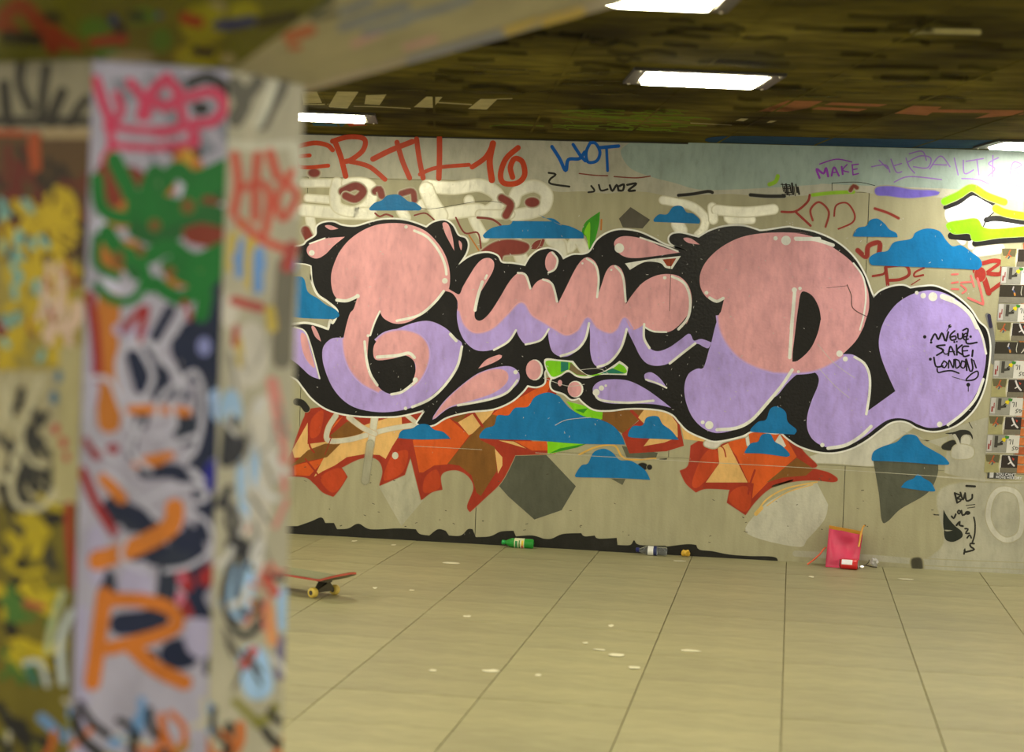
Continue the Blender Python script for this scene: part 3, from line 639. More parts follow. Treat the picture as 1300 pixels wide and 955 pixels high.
scr_top = K(K1, (770, 758), (805, 772), (822, 738), (850, 690), (882, 640), (912, 611), (945, 606), (965, 626), (960, 665), (928, 722), (900, 770), (880, 830), (878, 880), (905, 892), (945, 858), (990, 790), (1030, 722), (1060, 686), (1090, 669), (1120, 690), (1134, 752, 1), (1160, 716), (1195, 700), (1225, 712), (1248, 760), (1258, 815, 1)) \
    + K(K3, (140, 740), (180, 660), (212, 615), (240, 602), (272, 622), (290, 665), (290, 730), (280, 792, 1), (300, 735), (325, 665), (355, 638), (392, 655), (412, 720), (414, 818, 1), (440, 778), (490, 720), (550, 687), (610, 679), (662, 692), (700, 732), (716, 790), (710, 860), (690, 910)) \
    + K(K4, (700, 0), (660, 45), (620, 74), (570, 82), (520, 66), (500, 52, 1), (500, 100), (522, 150), (560, 166), (610, 150), (660, 116), (700, 86), (714, 95), (726, 118), (760, 110), (806, 126, 1))
scr_bot = K(K4, (792, 152), (770, 146), (740, 132), (700, 152), (650, 196), (600, 226), (550, 233), (510, 222), (480, 190), (455, 140), (430, 90), (418, 62, 1), (410, 110), (385, 162), (350, 210), (310, 239), (280, 236), (260, 210), (250, 160), (250, 100), (247, 38, 1), (235, 72), (220, 120), (190, 162), (150, 188), (110, 190), (75, 165), (60, 110), (58, 62, 1)) \
    + K(K2, (1185, 105), (1150, 130), (1110, 135), (1080, 100), (1066, 66, 1), (1030, 118), (985, 150), (930, 165), (880, 160), (840, 130), (812, 85), (796, 20)) + K(K1, (798, 805))
MU('letters_script', 9, PINK, fill(scr_top + scr_bot), label='joined script letters in pink with lavender feet')
lav_edge = [(581, 395), (588, 414), (603, 425), (625, 420), (645, 402), (662, 386), (674, 402), (690, 412), (703, 420), (719, 428), (735, 421), (746, 405), (757, 418), (774, 425), (785, 419), (793, 405), (803, 419), (818, 412, 1)]
MU('letters_script_lavender', 10, LAV, fill(lav_edge + K(K4, (500, 100), (522, 150), (560, 166), (610, 150), (660, 116), (700, 86), (714, 95), (726, 118), (760, 110), (806, 126, 1)) + scr_bot))
MU('lavender_fade', 11, LAV, fade(lav_edge[:-1], -3.5), under=PINK)
MU('letter_dot', 10, PINK, dot(*K(K1, (1226, 622))[0], 7.4, 13, tilt=.12), label='dot of the letter i')
Rl = K(K3, (865, 790, 1), (840, 805), (790, 790), (760, 750), (752, 700), (765, 650), (800, 600), (860, 550), (940, 511), (1030, 493), (1140, 488), (1250, 492)) + K(K5, (60, 497), (130, 502), (210, 524), (290, 570), (370, 632), (420, 700), (448, 770), (452, 850), (432, 920)) + K(K6, (425, 60), (390, 122), (330, 183, 1))
Rleft = K(K4, (795, 160), (806, 125), (822, 58), (840, 0)) + K(K3, (850, 850))
Rlow = K(K6, (380, 186), (430, 222), (455, 270), (461, 340), (452, 410), (440, 452, 1), (510, 402), (575, 355, 1), (545, 290), (510, 200), (498, 130), (510, 60)) + K(K5, (540, 880), (590, 822), (660, 782), (740, 766), (820, 786), (900, 842), (940, 900)) \
    + K(K6, (985, 100), (998, 170), (990, 260), (960, 350), (910, 430), (850, 490), (790, 520), (730, 526), (680, 510), (640, 490), (590, 481), (540, 490), (490, 522), (440, 562), (370, 602), (300, 619), (240, 612), (190, 580), (165, 530), (165, 470), (185, 400), (212, 335), (218, 295), (200, 268), (165, 262), (120, 275), (70, 320), (30, 370)) \
    + K(K4, (1080, 390), (1020, 460), (960, 506), (900, 530), (830, 541), (770, 520), (720, 470), (690, 400), (682, 330), (700, 272), (740, 246), (770, 240))
MU('letter_r', 9, LAV, fill(Rl + Rlow + Rleft), label='large letter R with a round lavender tail')
r_edge = K(K6, (330, 183, 1), (300, 203), (240, 236), (180, 256), (100, 262), (20, 260)) + K(K4, (1080, 252), (1000, 226), (930, 182), (880, 122), (852, 62), (842, 0))
MU('letter_r_pink', 10, PINK, fill(Rl + r_edge[1:] + K(K3, (850, 850))))
MU('pink_fade', 11, PINK, fade(r_edge, -4.5), under=LAV)
MU('letter_counter', 11, BLACK, fill(K(K5, (122, 850), (136, 778), (165, 776), (195, 800), (220, 850), (229, 905)) + K(K6, (228, 20), (215, 80), (190, 140), (160, 180), (120, 213), (95, 218, 1), (97, 170), (108, 80))), label='black inside of the letter R')
# drops and bubbles
MU('lavender_drop', 10, LAV, fill(K(K4, (262, 345), (280, 312), (330, 296), (420, 300), (500, 336), (570, 385), (622, 426, 1), (550, 410), (450, 406), (350, 406), (290, 390))), label='lavender drop')
MU('lavender_drop', 10, LAV, fill(K(K4, (500, 272), (530, 263), (570, 290), (603, 336, 1), (550, 316), (506, 300))), label='small lavender drop')
MU('lavender_drop', 9, LAV, fill(K(K2, (685, 478, 1), (740, 400), (810, 330), (890, 270), (970, 241), (1040, 236), (1080, 266), (1076, 310), (1030, 352), (960, 386), (860, 406), (760, 426))), label='long pink and lavender drop')
MU('pink_drop', 10, PINK, fill(K(K2, (686, 476, 1), (740, 400), (820, 326), (900, 270), (980, 250), (1024, 266), (1020, 310), (960, 356), (860, 390), (760, 420)), 1.5), under=LAV)
MU('lavender_drop', 9, LAV, fill([(332, 428), (345, 416), (358, 414)] + K(K2, (55, 58), (88, 72), (112, 100), (126, 160), (146, 230), (169, 296, 1), (120, 276), (60, 222)) + [(352, 446), (336, 440)]), label='pink and lavender drop beside the column')
MU('pink_drop', 10, PINK, fill(K(K2, (82, 84), (104, 100), (120, 160), (142, 240), (104, 200), (84, 140)), 1), under=LAV)
MU('pink_drop', 10, PINK, fill(K(K2, (128, 55), (140, 52), (158, 80), (173, 122, 1), (146, 100))), label='small pink drop')
MU('pink_drop', 10, PINK, fill(K(K2, (893, 246, 1), (930, 205), (990, 182), (1000, 195), (960, 220))), label='small pink drop')
MU('pink_drop', 10, PINK, fill(K(K1, (108, 560), (140, 530), (200, 515), (282, 508, 1), (230, 550), (190, 590), (150, 608), (115, 592))), label='pink drop beside the letter G')
MU('pink_drop', 10, PINK, fill(K(K1, (190, 458), (215, 455), (252, 471, 1), (215, 476))), label='small pink drop')
MU('pink_drop', 10, PINK, fill(K(K1, (729, 446), (755, 450), (775, 510), (783, 572, 1), (760, 530), (740, 490))), label='narrow pink drop')
MU('pink_drop', 10, PINK, fill(K(K1, (804, 525), (818, 540), (815, 570), (806, 548))), label='small pink drop')
MU('pink_drop', 10, PINK, fill(K(K3, (360, 545), (375, 515), (420, 505), (500, 520), (580, 555), (662, 580, 1), (560, 595), (450, 606), (390, 590))), label='long pink drop above the script letters')
MU('pink_drop', 10, PINK, fill(K(K3, (677, 515), (710, 515), (753, 544, 1), (700, 536))), label='small pink drop')
MU('bubble_rim', 10, CREAM, dot(*K(K4, (183, 340))[0], 10, 10.6), dot(*K(K2, (1152, 252))[0], 10.6, 13.4)); MU('pink_bubble', 11, PINK, dot(*K(K4, (179, 341))[0], 8.8, 9.6), label='pink bubble'); MU('pink_bubble', 11, PINK, dot(*K(K2, (1146, 252))[0], 9.6, 12.6), label='pink bubble')
MU('pink_bubble', 11, PINK, dot(*K(K4, (112, 312))[0], 2.8, 4), label='small pink bubble')

# --- cream highlights
def HL(k, *items):
    T = []
    for it in items:
        if isinstance(it[0], (int, float)): T += dot(*K(k, it[:2])[0], it[2] / k[2], soft=.4)
        else: T += stroke(K(k, *it[:-1]), it[-1] / k[2], .5)
    return T
MU('highlight', 12, CREAM, HL(K1, ((600, 480), (660, 510), (710, 570), (740, 635), (747, 680), 12), (740, 710, 13), (562, 463, 8), ((735, 757), (690, 812), (620, 868), (520, 893), 12), ((245, 798), (290, 801), (337, 782), 15), (340, 780, 10), ((442, 850), (418, 900), (398, 960), 8)),
   HL(K2, ((372, 122), (380, 200), (398, 270), (430, 322), 12), (388, 95, 7), ((430, 193), (520, 186), (575, 175), (600, 195), 15), (605, 298, 12), ((600, 310), (545, 352), (495, 364), 12), ((818, 145), (797, 235), (740, 322), (670, 386), (590, 422), 12), (560, 428, 8), ((765, 88), (792, 118), 14)), label='cream highlights on the letter G')
MU('highlight', 12, CREAM, HL(K1, ((932, 685), (925, 700), 10), ((912, 715), (890, 785), (878, 845), 14), ((1075, 674), (1110, 684), (1132, 745), 10), ((1190, 704), (1232, 726), (1254, 805), 10), ((1232, 580), (1256, 612), (1245, 655), (1215, 672), 9)),
   HL(K3, ((235, 608), (275, 640), (289, 700), (282, 785), 10), (215, 630, 5), ((365, 643), (400, 690), (413, 805), 10), (347, 660, 5), ((625, 690), (682, 722), (708, 790), (700, 875), (655, 932), 12), (592, 696, 8)),
   HL(K4, ((245, 38), (228, 110), (185, 162), (115, 188), 11), ((418, 65), (392, 150), (340, 216), (285, 238), 11), ((498, 42), (497, 105), (522, 152), 11), ((732, 130), (680, 170), (615, 222), 11), ((500, 55), (540, 75), (600, 78), 8)), HL(K2, ((1066, 70), (1030, 122), (965, 160), 10), ((1216, 65), (1180, 115), (1110, 135), 9)), label='cream highlights on the script letters')
MU('highlight', 12, CREAM, HL(K3, (1100, 515, 10), (1148, 525, 22), ((1195, 518), (1300, 518), 18), (783, 765, 9), ((798, 788), (830, 804), (860, 790), 14), ((1188, 755), (1180, 850), (1172, 930), 16), (1186, 752, 12), (1212, 745, 8)), HL(K5, ((110, 524), (200, 530), (285, 556), 16), ((380, 640), (425, 705), (438, 790), (428, 880), (410, 950), 8)),
   HL(K4, ((1178, 0), (1165, 195), 16), ((1176, 252), (1130, 322), (1060, 406), (990, 482), (920, 518), (832, 526), 15), (796, 505, 19), (766, 492, 9), (1205, 260, 7)),
   HL(K6, (342, 205, 12), ((385, 196), (430, 226), (454, 280), (455, 360), (440, 462), 12), (315, 180, 15), (235, 606, 10), ((262, 621), (340, 608), (410, 568), (462, 520), 16), (782, 510, 13), ((820, 512), (890, 458), (950, 388), (985, 300), 13), ((998, 180), (978, 95), (940, 20), 10)),
   HL(K5, ((800, 797), (870, 830), (925, 880), (955, 940), 18), ((795, 795), (840, 812), 26), (750, 796, 21), (705, 791, 13), (675, 778, 9)), label='cream highlights on the letter R')
MU('highlight', 12, CREAM, HL(K4, ((272, 360), (300, 390), (420, 402), (540, 393), 11), (278, 355, 16), (302, 335, 12), (322, 324, 6), ((506, 296), (560, 314), (600, 334), 8)), HL(K2, ((1072, 300), (1025, 355), (940, 388), (800, 414), 11), (1064, 262, 10), ((50, 56), (95, 72), (122, 130), (166, 290), 7)), HL(K1, (130, 582, 13), ((120, 540), (190, 515), 7)), HL(K3, (384, 560, 22), ((480, 512), (580, 546), (652, 575), 8)), label='cream highlights on the drops')
# --- signature on the lavender tail
sg = lambda w, *p: stroke(K(K6, *p), w / 3.672)
sd = lambda x, y, r: dot(*K(K6, (x, y))[0], r / 3.672)
MU('signature', 12, (24, 20, 22), sg(9, (742, 118), (760, 88), (776, 114), (792, 84), (806, 118)), sg(9, (812, 120), (822, 80)), sd(829, 52, 8), sg(4, (829, 52), (815, 75)), sg(8, (852, 74), (831, 95), (836, 117), (857, 113), (855, 98), (838, 102)), sg(8, (866, 88), (869, 110), (886, 108), (889, 86)), sg(7, (893, 102), (912, 98), (905, 85), (893, 95), (897, 116), (915, 112)), sg(8, (890, 72), (914, 66), (906, 130), (955, 128)), sd(926, 101, 6), sd(712, 102, 8), sd(742, 128, 6),
   sg(8, (806, 140), (766, 146), (800, 165), (768, 188)), sg(6, (790, 155), (806, 182), (824, 178)), sg(8, (822, 188), (832, 146), (852, 186)), sg(6, (822, 172), (850, 170)), sg(8, (860, 140), (862, 186)), sg(8, (886, 140), (862, 165), (890, 186)), sg(8, (916, 146), (889, 150), (893, 192), (918, 188)), sg(6, (892, 168), (912, 166)), sg(9, (936, 165), (933, 192)), sd(932, 210, 5),
   sg(8, (755, 198), (765, 240), (796, 238)), sg(7, (802, 214), (790, 235), (804, 246), (816, 226), (802, 214)), sg(7, (823, 247), (826, 210), (845, 246), (848, 208)), sg(7, (855, 210), (858, 247), (876, 235), (870, 212), (853, 207)), sg(7, (885, 214), (880, 240), (895, 247), (902, 222), (885, 214)), sg(8, (908, 258), (904, 204), (924, 262), (936, 250), (930, 206)), sg(7, (940, 212), (952, 246)),
   sg(7, (770, 250), (775, 268), (805, 262), (840, 260), (872, 272)), sg(3, (840, 288), (900, 305)), sg(7, (905, 300), (930, 275), (958, 262), (960, 285), (940, 302), (905, 306)), sd(915, 325, 9), sg(4, (915, 328), (915, 356)), sd(738, 206, 7), sd(850, 126, 5), sd(862, 124, 4), label='black marker signature reading Miguel Slake London')

# --- blue clouds
def cloud(k, *p, label, layer=10, pre=()): return paint('painted_cloud', WALL, layer, BLUE, [fill(list(pre) + K(k, *p), .5)], wall, label)
cloud(K1, (392, 380), (418, 352), (450, 341), (478, 318), (530, 316), (572, 345), (602, 351), (634, 376), (622, 388, 1), (402, 388, 1), label='small blue cloud under the orange tag')
paint('painted_cloud', WALL, 10, BLUE, [fill(K(K1, (914, 502), (950, 470), (1000, 456), (1042, 450), (1062, 410), (1112, 388), (1168, 395), (1190, 420), (1240, 426), (1272, 456)) + K(K3, (15, 406), (60, 430), (110, 450), (160, 461), (215, 490), (220, 516, 1)) + K(K1, (925, 515, 1)), .5)], wall, 'wide blue cloud above the script letters')
cloud(K3, (540, 430), (566, 405), (602, 405), (632, 370), (670, 368), (692, 396), (722, 402), (753, 430), (750, 448, 1), (546, 440, 1), label='small blue cloud above the long pink drop')
cloud(K5, (378, 510), (400, 476), (440, 466), (456, 440), (492, 432), (526, 456), (546, 481), (580, 500), (586, 519, 1), (385, 516, 1), label='small blue cloud above the letter R shoulder')
cloud(K5, (456, 640), (456, 612), (492, 590), (540, 581), (570, 542), (648, 526), (670, 496), (722, 478), (780, 490), (810, 530), (842, 561), (882, 556), (932, 590), (970, 620), (979, 650), (960, 671, 1), (760, 661), (470, 650, 1), label='large blue cloud between the letter R and the lime roof')
cloud(K2, (527, 560), (542, 530), (590, 520), (620, 502), (660, 502), (692, 526), (732, 536), (766, 567, 1), (640, 571), (540, 566), label='low blue cloud under the letter G')
paint('painted_cloud', WALL, 10, BLUE, [fill(K(K2, (898, 552), (925, 520), (965, 506), (982, 460), (1030, 460), (1062, 426), (1120, 420), (1152, 376), (1210, 355), (1260, 370)) + K(K4, (120, 386), (160, 430), (222, 465), (290, 478), (352, 506), (392, 550), (410, 594, 1), (200, 590), (0, 575)) + K(K2, (1000, 571), (902, 566, 1)), .5)], wall, 'largest blue cloud, under the script letters')
cloud(K4, (424, 546), (446, 510), (490, 506), (510, 470), (560, 465), (582, 500), (622, 530), (656, 572, 1), (560, 568), (440, 562), label='blue cloud touching the ochre patch')
cloud(K4, (180, 736), (210, 690), (240, 680), (266, 630), (312, 613), (352, 630), (386, 665), (440, 670), (500, 710), (526, 756, 1), (380, 748), (190, 744, 1), label='blue cloud on the plain grey wall beside the grey rock')
cloud(K4, (984, 526), (1020, 490), (1056, 480), (1076, 430), (1110, 420), (1146, 445), (1156, 490), (1196, 526), (1186, 548, 1), (1040, 540), (990, 536, 1), label='blue cloud between the legs of the letter R')
cloud(K4, (957, 630), (985, 590), (1020, 580), (1036, 550), (1075, 545), (1096, 580), (1130, 600), (1166, 640), (1150, 651, 1), (1040, 636), (962, 634, 1), label='blue cloud on the orange star shape')
cloud(K6, (464, 670), (475, 636), (520, 612), (580, 592), (620, 560), (670, 562), (700, 600), (742, 626), (800, 660), (827, 690, 1), (800, 699), (600, 685), (468, 680, 1), label='blue cloud on top of the dark grey cone')
cloud(K6, (604, 800), (625, 776), (660, 762), (680, 742), (706, 760), (742, 782), (762, 818, 1), (740, 823), (612, 806), label='small blue cloud low on the dark grey cone')
paint('painted_cloud', WALL, 10, BLUE, [fill([(332, 368), (346, 354)] + K(K1, (60, 690), (95, 702), (112, 760), (160, 792), (196, 820), (240, 842), (256, 870), (232, 886, 1), (80, 880)) + [(345, 398), (332, 390)], .5)], wall, 'blue cloud beside the column')

# --- lower right tags, pasted paper and base of the wall
c7 = lambda w, *p: stroke(K(KC, *p), w / 7.64, .3)
paint('black_marker_tag', WALL, 4, (44, 42, 32), [c7(22, (358, 130), (440, 135)), c7(20, (245, 200), (268, 290)), c7(16, (245, 200), (300, 225), (265, 250), (310, 265), (268, 295)), c7(18, (300, 195), (325, 265), (340, 215)), c7(18, (345, 200), (360, 275), (410, 255), (415, 215)),
    c7(18, (215, 425), (235, 445), (255, 405)), c7(16, (272, 385), (285, 365), (300, 385), (285, 402), (272, 385)), c7(18, (310, 370), (320, 415), (350, 400)), dot(*K(KC, (370, 392))[0], 3.6, 2.6), c7(20, (262, 512), (295, 475), (290, 510), (325, 520)), c7(16, (430, 435), (442, 500), (438, 600), (415, 680)),
    c7(16, (345, 545), (375, 550), (350, 590), (385, 590)), c7(16, (365, 635), (390, 605), (405, 635)), c7(18, (432, 690), (395, 690), (400, 720), (435, 745), (400, 760), (340, 770), (345, 740), (335, 790)), c7(8, (355, 320), (440, 310)), c7(8, (370, 345), (440, 335)), c7(10, (45, 410), (90, 412))], wall, 'black marker tag low on the bare concrete')
paint('black_patch', WALL, 4, (42, 46, 34), [fill(K(KC, (135, 360, 1), (180, 440), (250, 520), (310, 570), (318, 625), (235, 672), (160, 655), (140, 590), (145, 555, 1), (225, 560), (140, 555)), .6)], wall)
paint('grey_patch', WALL, 3, (122, 126, 96), [fill(K(KC, (140, 400, 1), (225, 550, 1), (140, 558, 1)), .6)], wall)
paint('white_ring', WALL, 4, (206, 200, 168), [stroke(K(KC, (735, 160), (840, 195), (890, 300), (900, 480), (860, 610), (740, 655), (630, 580), (570, 440), (590, 280), (650, 185)), 5, 1.6, closed=True)], wall, 'pale painted ring low on the concrete')
paint('faded_paper', WALL, 3, (176, 170, 136), [fill([(1206, 545, 1), (1255, 530, 1), (1250, 612, 1), (1200, 600, 1)], 2)], wall)
paint('faded_paper_hair', WALL, 4, (46, 44, 34), [fill(K(KB, (0, 598), (60, 590), (120, 572), (180, 580), (208, 620), (205, 645), (190, 615), (150, 608), (120, 630), (110, 690), (60, 610), (30, 605)), .6), fill(K(KB, (-20, 690), (30, 660), (70, 655), (80, 700), (40, 725), (-20, 715)), 1.5), stroke(K(KB, (180, 515), (205, 560)), 1, .4)], wall, 'dark hair on a faded pasted paper')
paint('faded_paper_face', WALL, 4, (198, 192, 160), [fill(K(KB, (125, 640), (160, 612), (190, 640), (185, 680), (150, 698), (125, 675)), .6), stroke(K(KB, (70, 615), (95, 660), (105, 700)), 4, .6), fill(K(KB, (70, 700), (150, 690), (210, 720), (190, 780), (60, 780)), 2)], wall)
paint('grey_edge', WALL, 4, (120, 118, 104), [stroke(K(KA, (320, 600), (345, 690), (360, 800), (365, 955)), 5, 1.2)], wall)
paint('navy_drip', WALL, 5, (52, 48, 66), [stroke(K(KA, (332, 602), (345, 685)), 4.5, .8)], wall)
rag = [(-420, 690, 1), (-420, 640, 1), (-300, 640), (-180, 634), (-60, 650, 1), (20, 648), (100, 640), (180, 660, 1), (240, 655), (300, 664), (340, 668, 1), (378, 668, 1), (395, 662), (408, 657), (413, 664, 1), (424, 664, 1), (428, 672, 1), (442, 671), (455, 665), (470, 672), (500, 671, 1), (512, 671), (528, 672, 1), (533, 678), (545, 680, 1), (556, 672), (566, 674, 1), (570, 680, 1), (585, 680), (594, 672), (600, 672, 1), (604, 682, 1), (622, 681), (636, 675), (652, 674, 1), (655, 681, 1), (676, 680), (690, 684, 1), (700, 684), (715, 678), (738, 677, 1), (742, 681), (755, 680, 1), (760, 684), (783, 683, 1), (784, 692, 1), (800, 692), (805, 686), (812, 692), (845, 693, 1), (846, 694), (872, 691), (884, 692, 1), (888, 698), (905, 700), (925, 704), (950, 706), (985, 708), (985, 722, 1), (680, 706, 1), (375, 690, 1)]
paint('black_base_strip', WALL, 4, (36, 34, 24), [fill(rag, .4)], wall, 'ragged black strip along the foot of the wall')
paint('black_notch', WALL, 5, (72, 68, 48), [fill([(1158, 713), (1160, 710), (1168, 710), (1170, 718), (1169, 722), (1160, 722)], 3.5)], wall)
paint('joint_wear', WALL, 11, (206, 198, 160), [stroke([(526, 566.5), (612, 571)], .55), stroke([(680, 575), (860, 585), (1040, 595), (1180, 604), (1258, 609)], .7), stroke([(1190, 605), (1262, 611), (1300, 611.5)], 1.6, .6)], wall, opac=.8)
paint('board_joint', WALL, 14, (58, 50, 32), [stroke([(852, 330), (850, 395)], .6), stroke(K(K5, (350, 740), (370, 790), (378, 850), (445, 890)), .9), stroke(K(K5, (255, 755), (350, 745)), .5), stroke(K(K1, (630, 378), (700, 378), (900, 345), (1000, 352)), .5)], wall)
flk = []
for k in range(70):
    x, y = random.uniform(385, 1190), random.uniform(590, 690)
    a = random.uniform(-.5, .5); l = random.uniform(.6, 3.2)
    flk.append(stroke([(x, y), (x + l * math.cos(a), y + l * math.sin(a) + .3)], random.uniform(.5, 1.1)))
o = paint('scuff_marks', WALL, 3, (74, 70, 50), flk, wall); o['kind'] = 'stuff'
flk = []
for k in range(300):
    x, y = random.uniform(400, 1240), random.uniform(270, 560)
    a = random.uniform(0, 6.28); l = random.uniform(.4, 2.6)
    flk.append(stroke([(x, y), (x + l * math.cos(a), y + l * math.sin(a))], random.uniform(.3, .7)))
for p in (((735, 470), (760, 468), (775, 476)), ((690, 480), (720, 490), (742, 488)), ((1038, 437), (1060, 462), (1085, 480)), ((1040, 468), (1060, 490), (1078, 505)), ((705, 540), (720, 533), (750, 530))):
    flk.append(stroke(p, .7))
o = paint('paint_chips', WALL, 15, (206, 200, 176), flk, wall); o['kind'] = 'stuff'

# ================================================================== PAINT ON THE CEILING
def CE(name, layer, rgb, *tr, label=None, **kw): return paint(name, CEIL, layer, rgb, list(tr), ceiling, label, rough=.9, under=(60, 54, 18), **kw)
Cs = lambda k, *p: fill([(a[0], a[1], 1) for a in K(k, *p)], .5)
CE('cream_block_letter', 1, (186, 174, 116), Cs(KD, (60, 30), (150, 30), (180, 95), (70, 100)), Cs(KD, (270, 28), (395, 30), (330, 128), (215, 120)), Cs(KD, (440, 50), (560, 45), (520, 108), (430, 102)), Cs(KD, (795, 58), (890, 60), (835, 125), (722, 120)), Cs(KD, (1115, 72), (1215, 72), (1150, 135), (1042, 130)),
   label='worn cream block lettering on the ceiling')
CE('cream_line', 1, (170, 160, 104), stroke(K(KD, (70, 104), (215, 104)), 1.4), stroke(K(KD, (370, 116), (500, 118), (700, 128)), 1.2), stroke(K(KD, (850, 92), (1060, 105)), 1.6), stroke(K(KD, (1210, 72), (1300, 70)), 1.2), stroke(K(KE, (800, 634), (1010, 645)), 1), Cs(KE, (1030, 622), (1060, 610), (1098, 612), (1070, 625)), Cs(KG, (50, 595), (70, 585), (100, 586), (75, 595)), stroke(K(KG, (760, 155), (850, 150), (1080, 155)), 4, 3))
CE('orange_ceiling_mark', 1, (176, 70, 34), Cs(KD, (90, 192), (300, 195), (320, 215), (200, 214)), Cs(KD, (325, 212), (450, 228), (340, 234)))
CE('teal_ceiling_mark', 1, (62, 100, 104), Cs(KD, (120, 212), (320, 220), (300, 235), (130, 230)))
gl = []
rg = random.Random(3)
for k in range(60):
    x = rg.uniform(700, 870); y = rg.uniform(138, 166); l = rg.uniform(10, 46)
    gl.append(stroke([(x, y), (x + l / 2, y + rg.uniform(-1, 1.6)), (x + l, y + rg.uniform(0, 2.5))], rg.uniform(.7, 1.9), .8))
CE('green_ceiling_scrawl', 1, (116, 138, 34), *gl, stroke([(622, 160), (650, 158), (690, 160)], 1.4, .6), label='yellow-green scrawl on the ceiling', opac=.75)
CE('orange_block_letter', 1, (170, 112, 66), Cs(KG, (10, 540), (150, 488), (325, 490), (250, 525), (150, 542)), Cs(KG, (270, 530), (300, 518), (540, 528), (500, 540)), Cs(KG, (330, 508), (370, 496), (640, 506), (590, 518)), Cs(KG, (660, 550), (760, 512), (900, 518), (830, 560)), Cs(KG, (840, 545), (880, 530), (1300, 535), (1300, 555), (1060, 575), (1140, 548)),
   label='faded orange block lettering on the ceiling', opac=.8)
CE('blue_ceiling_strip', 1, (46, 76, 96), fill([(905, 174), (960, 173), (1100, 176), (1250, 178), (1400, 178), (1400, 187), (1230, 188), (1100, 186), (960, 182), (900, 180)], 1), label='blue painted strip of ceiling along the wall', opac=.85)
sm = []
for k in range(60):
    x = rg.uniform(470, 1250); y = rg.uniform(15, 165); l = rg.uniform(25, 110)
    sm.append(stroke([(x, y), (x + l / 3, y + rg.uniform(-2, 3)), (x + 2 * l / 3, y + rg.uniform(-2, 4)), (x + l, y + rg.uniform(0, 5))], rg.uniform(.3, 2.0), 4.5))
o = CE('soot_streaks', 2, (34, 28, 8), *sm, opac=.45); o['kind'] = 'stuff'
sm = []
for k in range(26):
    x = rg.uniform(470, 1250); y = rg.uniform(85, 125); l = rg.uniform(20, 90)
    sm.append(stroke([(x, y), (x + l / 2, y + rg.uniform(-2, 2)), (x + l, y + rg.uniform(-1, 3))], rg.uniform(.3, 1.2), 1.5))
o = CE('pale_streaks', 3, (112, 102, 54), *sm, opac=.4); o['kind'] = 'stuff'

# ================================================================== CEILING LIGHTS
mframe = plain('lamp_frame', (54, 48, 30), 0.6, 0.3)
_diff = {}
COOL = (1.0, 0.96, 0.84)
def diffuser_mat(power, color=LAMP_COLOR):
    if (power, color) not in _diff:
        m, N, L, b = nt('lit_diffuser')
        b.inputs['Base Color'].default_value = (0.8, 0.8, 0.78, 1)
        b.inputs['Emission Color'].default_value = (*color, 1); b.inputs['Emission Strength'].default_value = power
        _diff[power, color] = m
    return _diff[power, color]
mscrew = plain('lamp_screw', (150, 140, 110), 0.4, 0.8)
LW, LD = 0.27, 0.205
bm = bmesh.new()
for a in ((-LW - .07, LW + .07, -LD - .07, -LD - .012), (-LW - .07, LW + .07, LD + .012, LD + .07), (-LW - .07, -LW - .012, -LD - .012, LD + .012), (LW + .012, LW + .07, -LD - .012, LD + .012)):
    box(bm, *a, -0.014, 0.0)
frame_me = bm_mesh('lamp_frame', bm); frame_me.materials.append(mframe)
bm = bmesh.new()
lo = [bm.verts.new((x * (LW - .012), y * (LD - .012), -0.024)) for x, y in ((-1, -1), (1, -1), (1, 1), (-1, 1))]
hi = [bm.verts.new((x * LW, y * LD, -0.001)) for x, y in ((-1, -1), (1, -1), (1, 1), (-1, 1))]
bm.faces.new(lo[::-1]); bm.faces.new(hi)
for i in range(4): bm.faces.new((lo[i - 1], lo[i], hi[i], hi[i - 1]))
diff_me = bm_mesh('lamp_diffuser', bm)
screw_me = lathe('lamp_screw', [(0.006, -0.019), (0.008, -0.014), (0.008, -0.012)], 8); screw_me.materials.append(mscrew)
c2 = CEIL.at(892, 98); c1 = CEIL.at(812, -9); c3 = CEIL.at(405, 146)
OUT = 'white ceiling light panel over the part of the hall away from the painted wall'
lamps = [((c2.x, c2.y), 'bright square ceiling light above the middle of the paving, alone between others', 15.0), ((c1.x, c1.y), 'bright ceiling light next to the edge of the flared column head', 15.0),
         ((c3.x, c3.y), 'bright ceiling light beside cream block lettering, above the orange tag', 10.5), ((1.43, 11.95), 'bright ceiling light against the top of the wall, above the lime roof drawing', 10.5)]
nview = len(lamps)
for v, us in ((11.5, (-5.0, 7.9)), (8.95, (-3.1, 5.4)), (6.55, (-3.5, 5.1)), (4.1, (-3.4, 5.2)), (1.65, (-3.4, 0.9, 5.2)), (-0.8, (0.9,))):
    for u in us:
        lamps.append(((u * math.cos(PHI) - v * math.sin(PHI), u * math.sin(PHI) + v * math.cos(PHI)), OUT, 15.0))
for k, ((x, y), lab, power) in enumerate(lamps):
    t = empty('ceiling_light' if k < nview else 'ceiling_light_offscreen', (x, y, HC), lab, 'light', 'panel lights fixed to the ceiling', PHI)
    link('frame', frame_me, None, t)
    dm = diff_me.copy(); link('diffuser', dm, diffuser_mat(power, COOL if k == 3 else LAMP_COLOR), t)
    for sx in (-1, 1):
        for sy in (-1, 1):
            s = link('screw', screw_me, None, t); s.location = (sx * (LW + .045), sy * (LD + .045), 0)

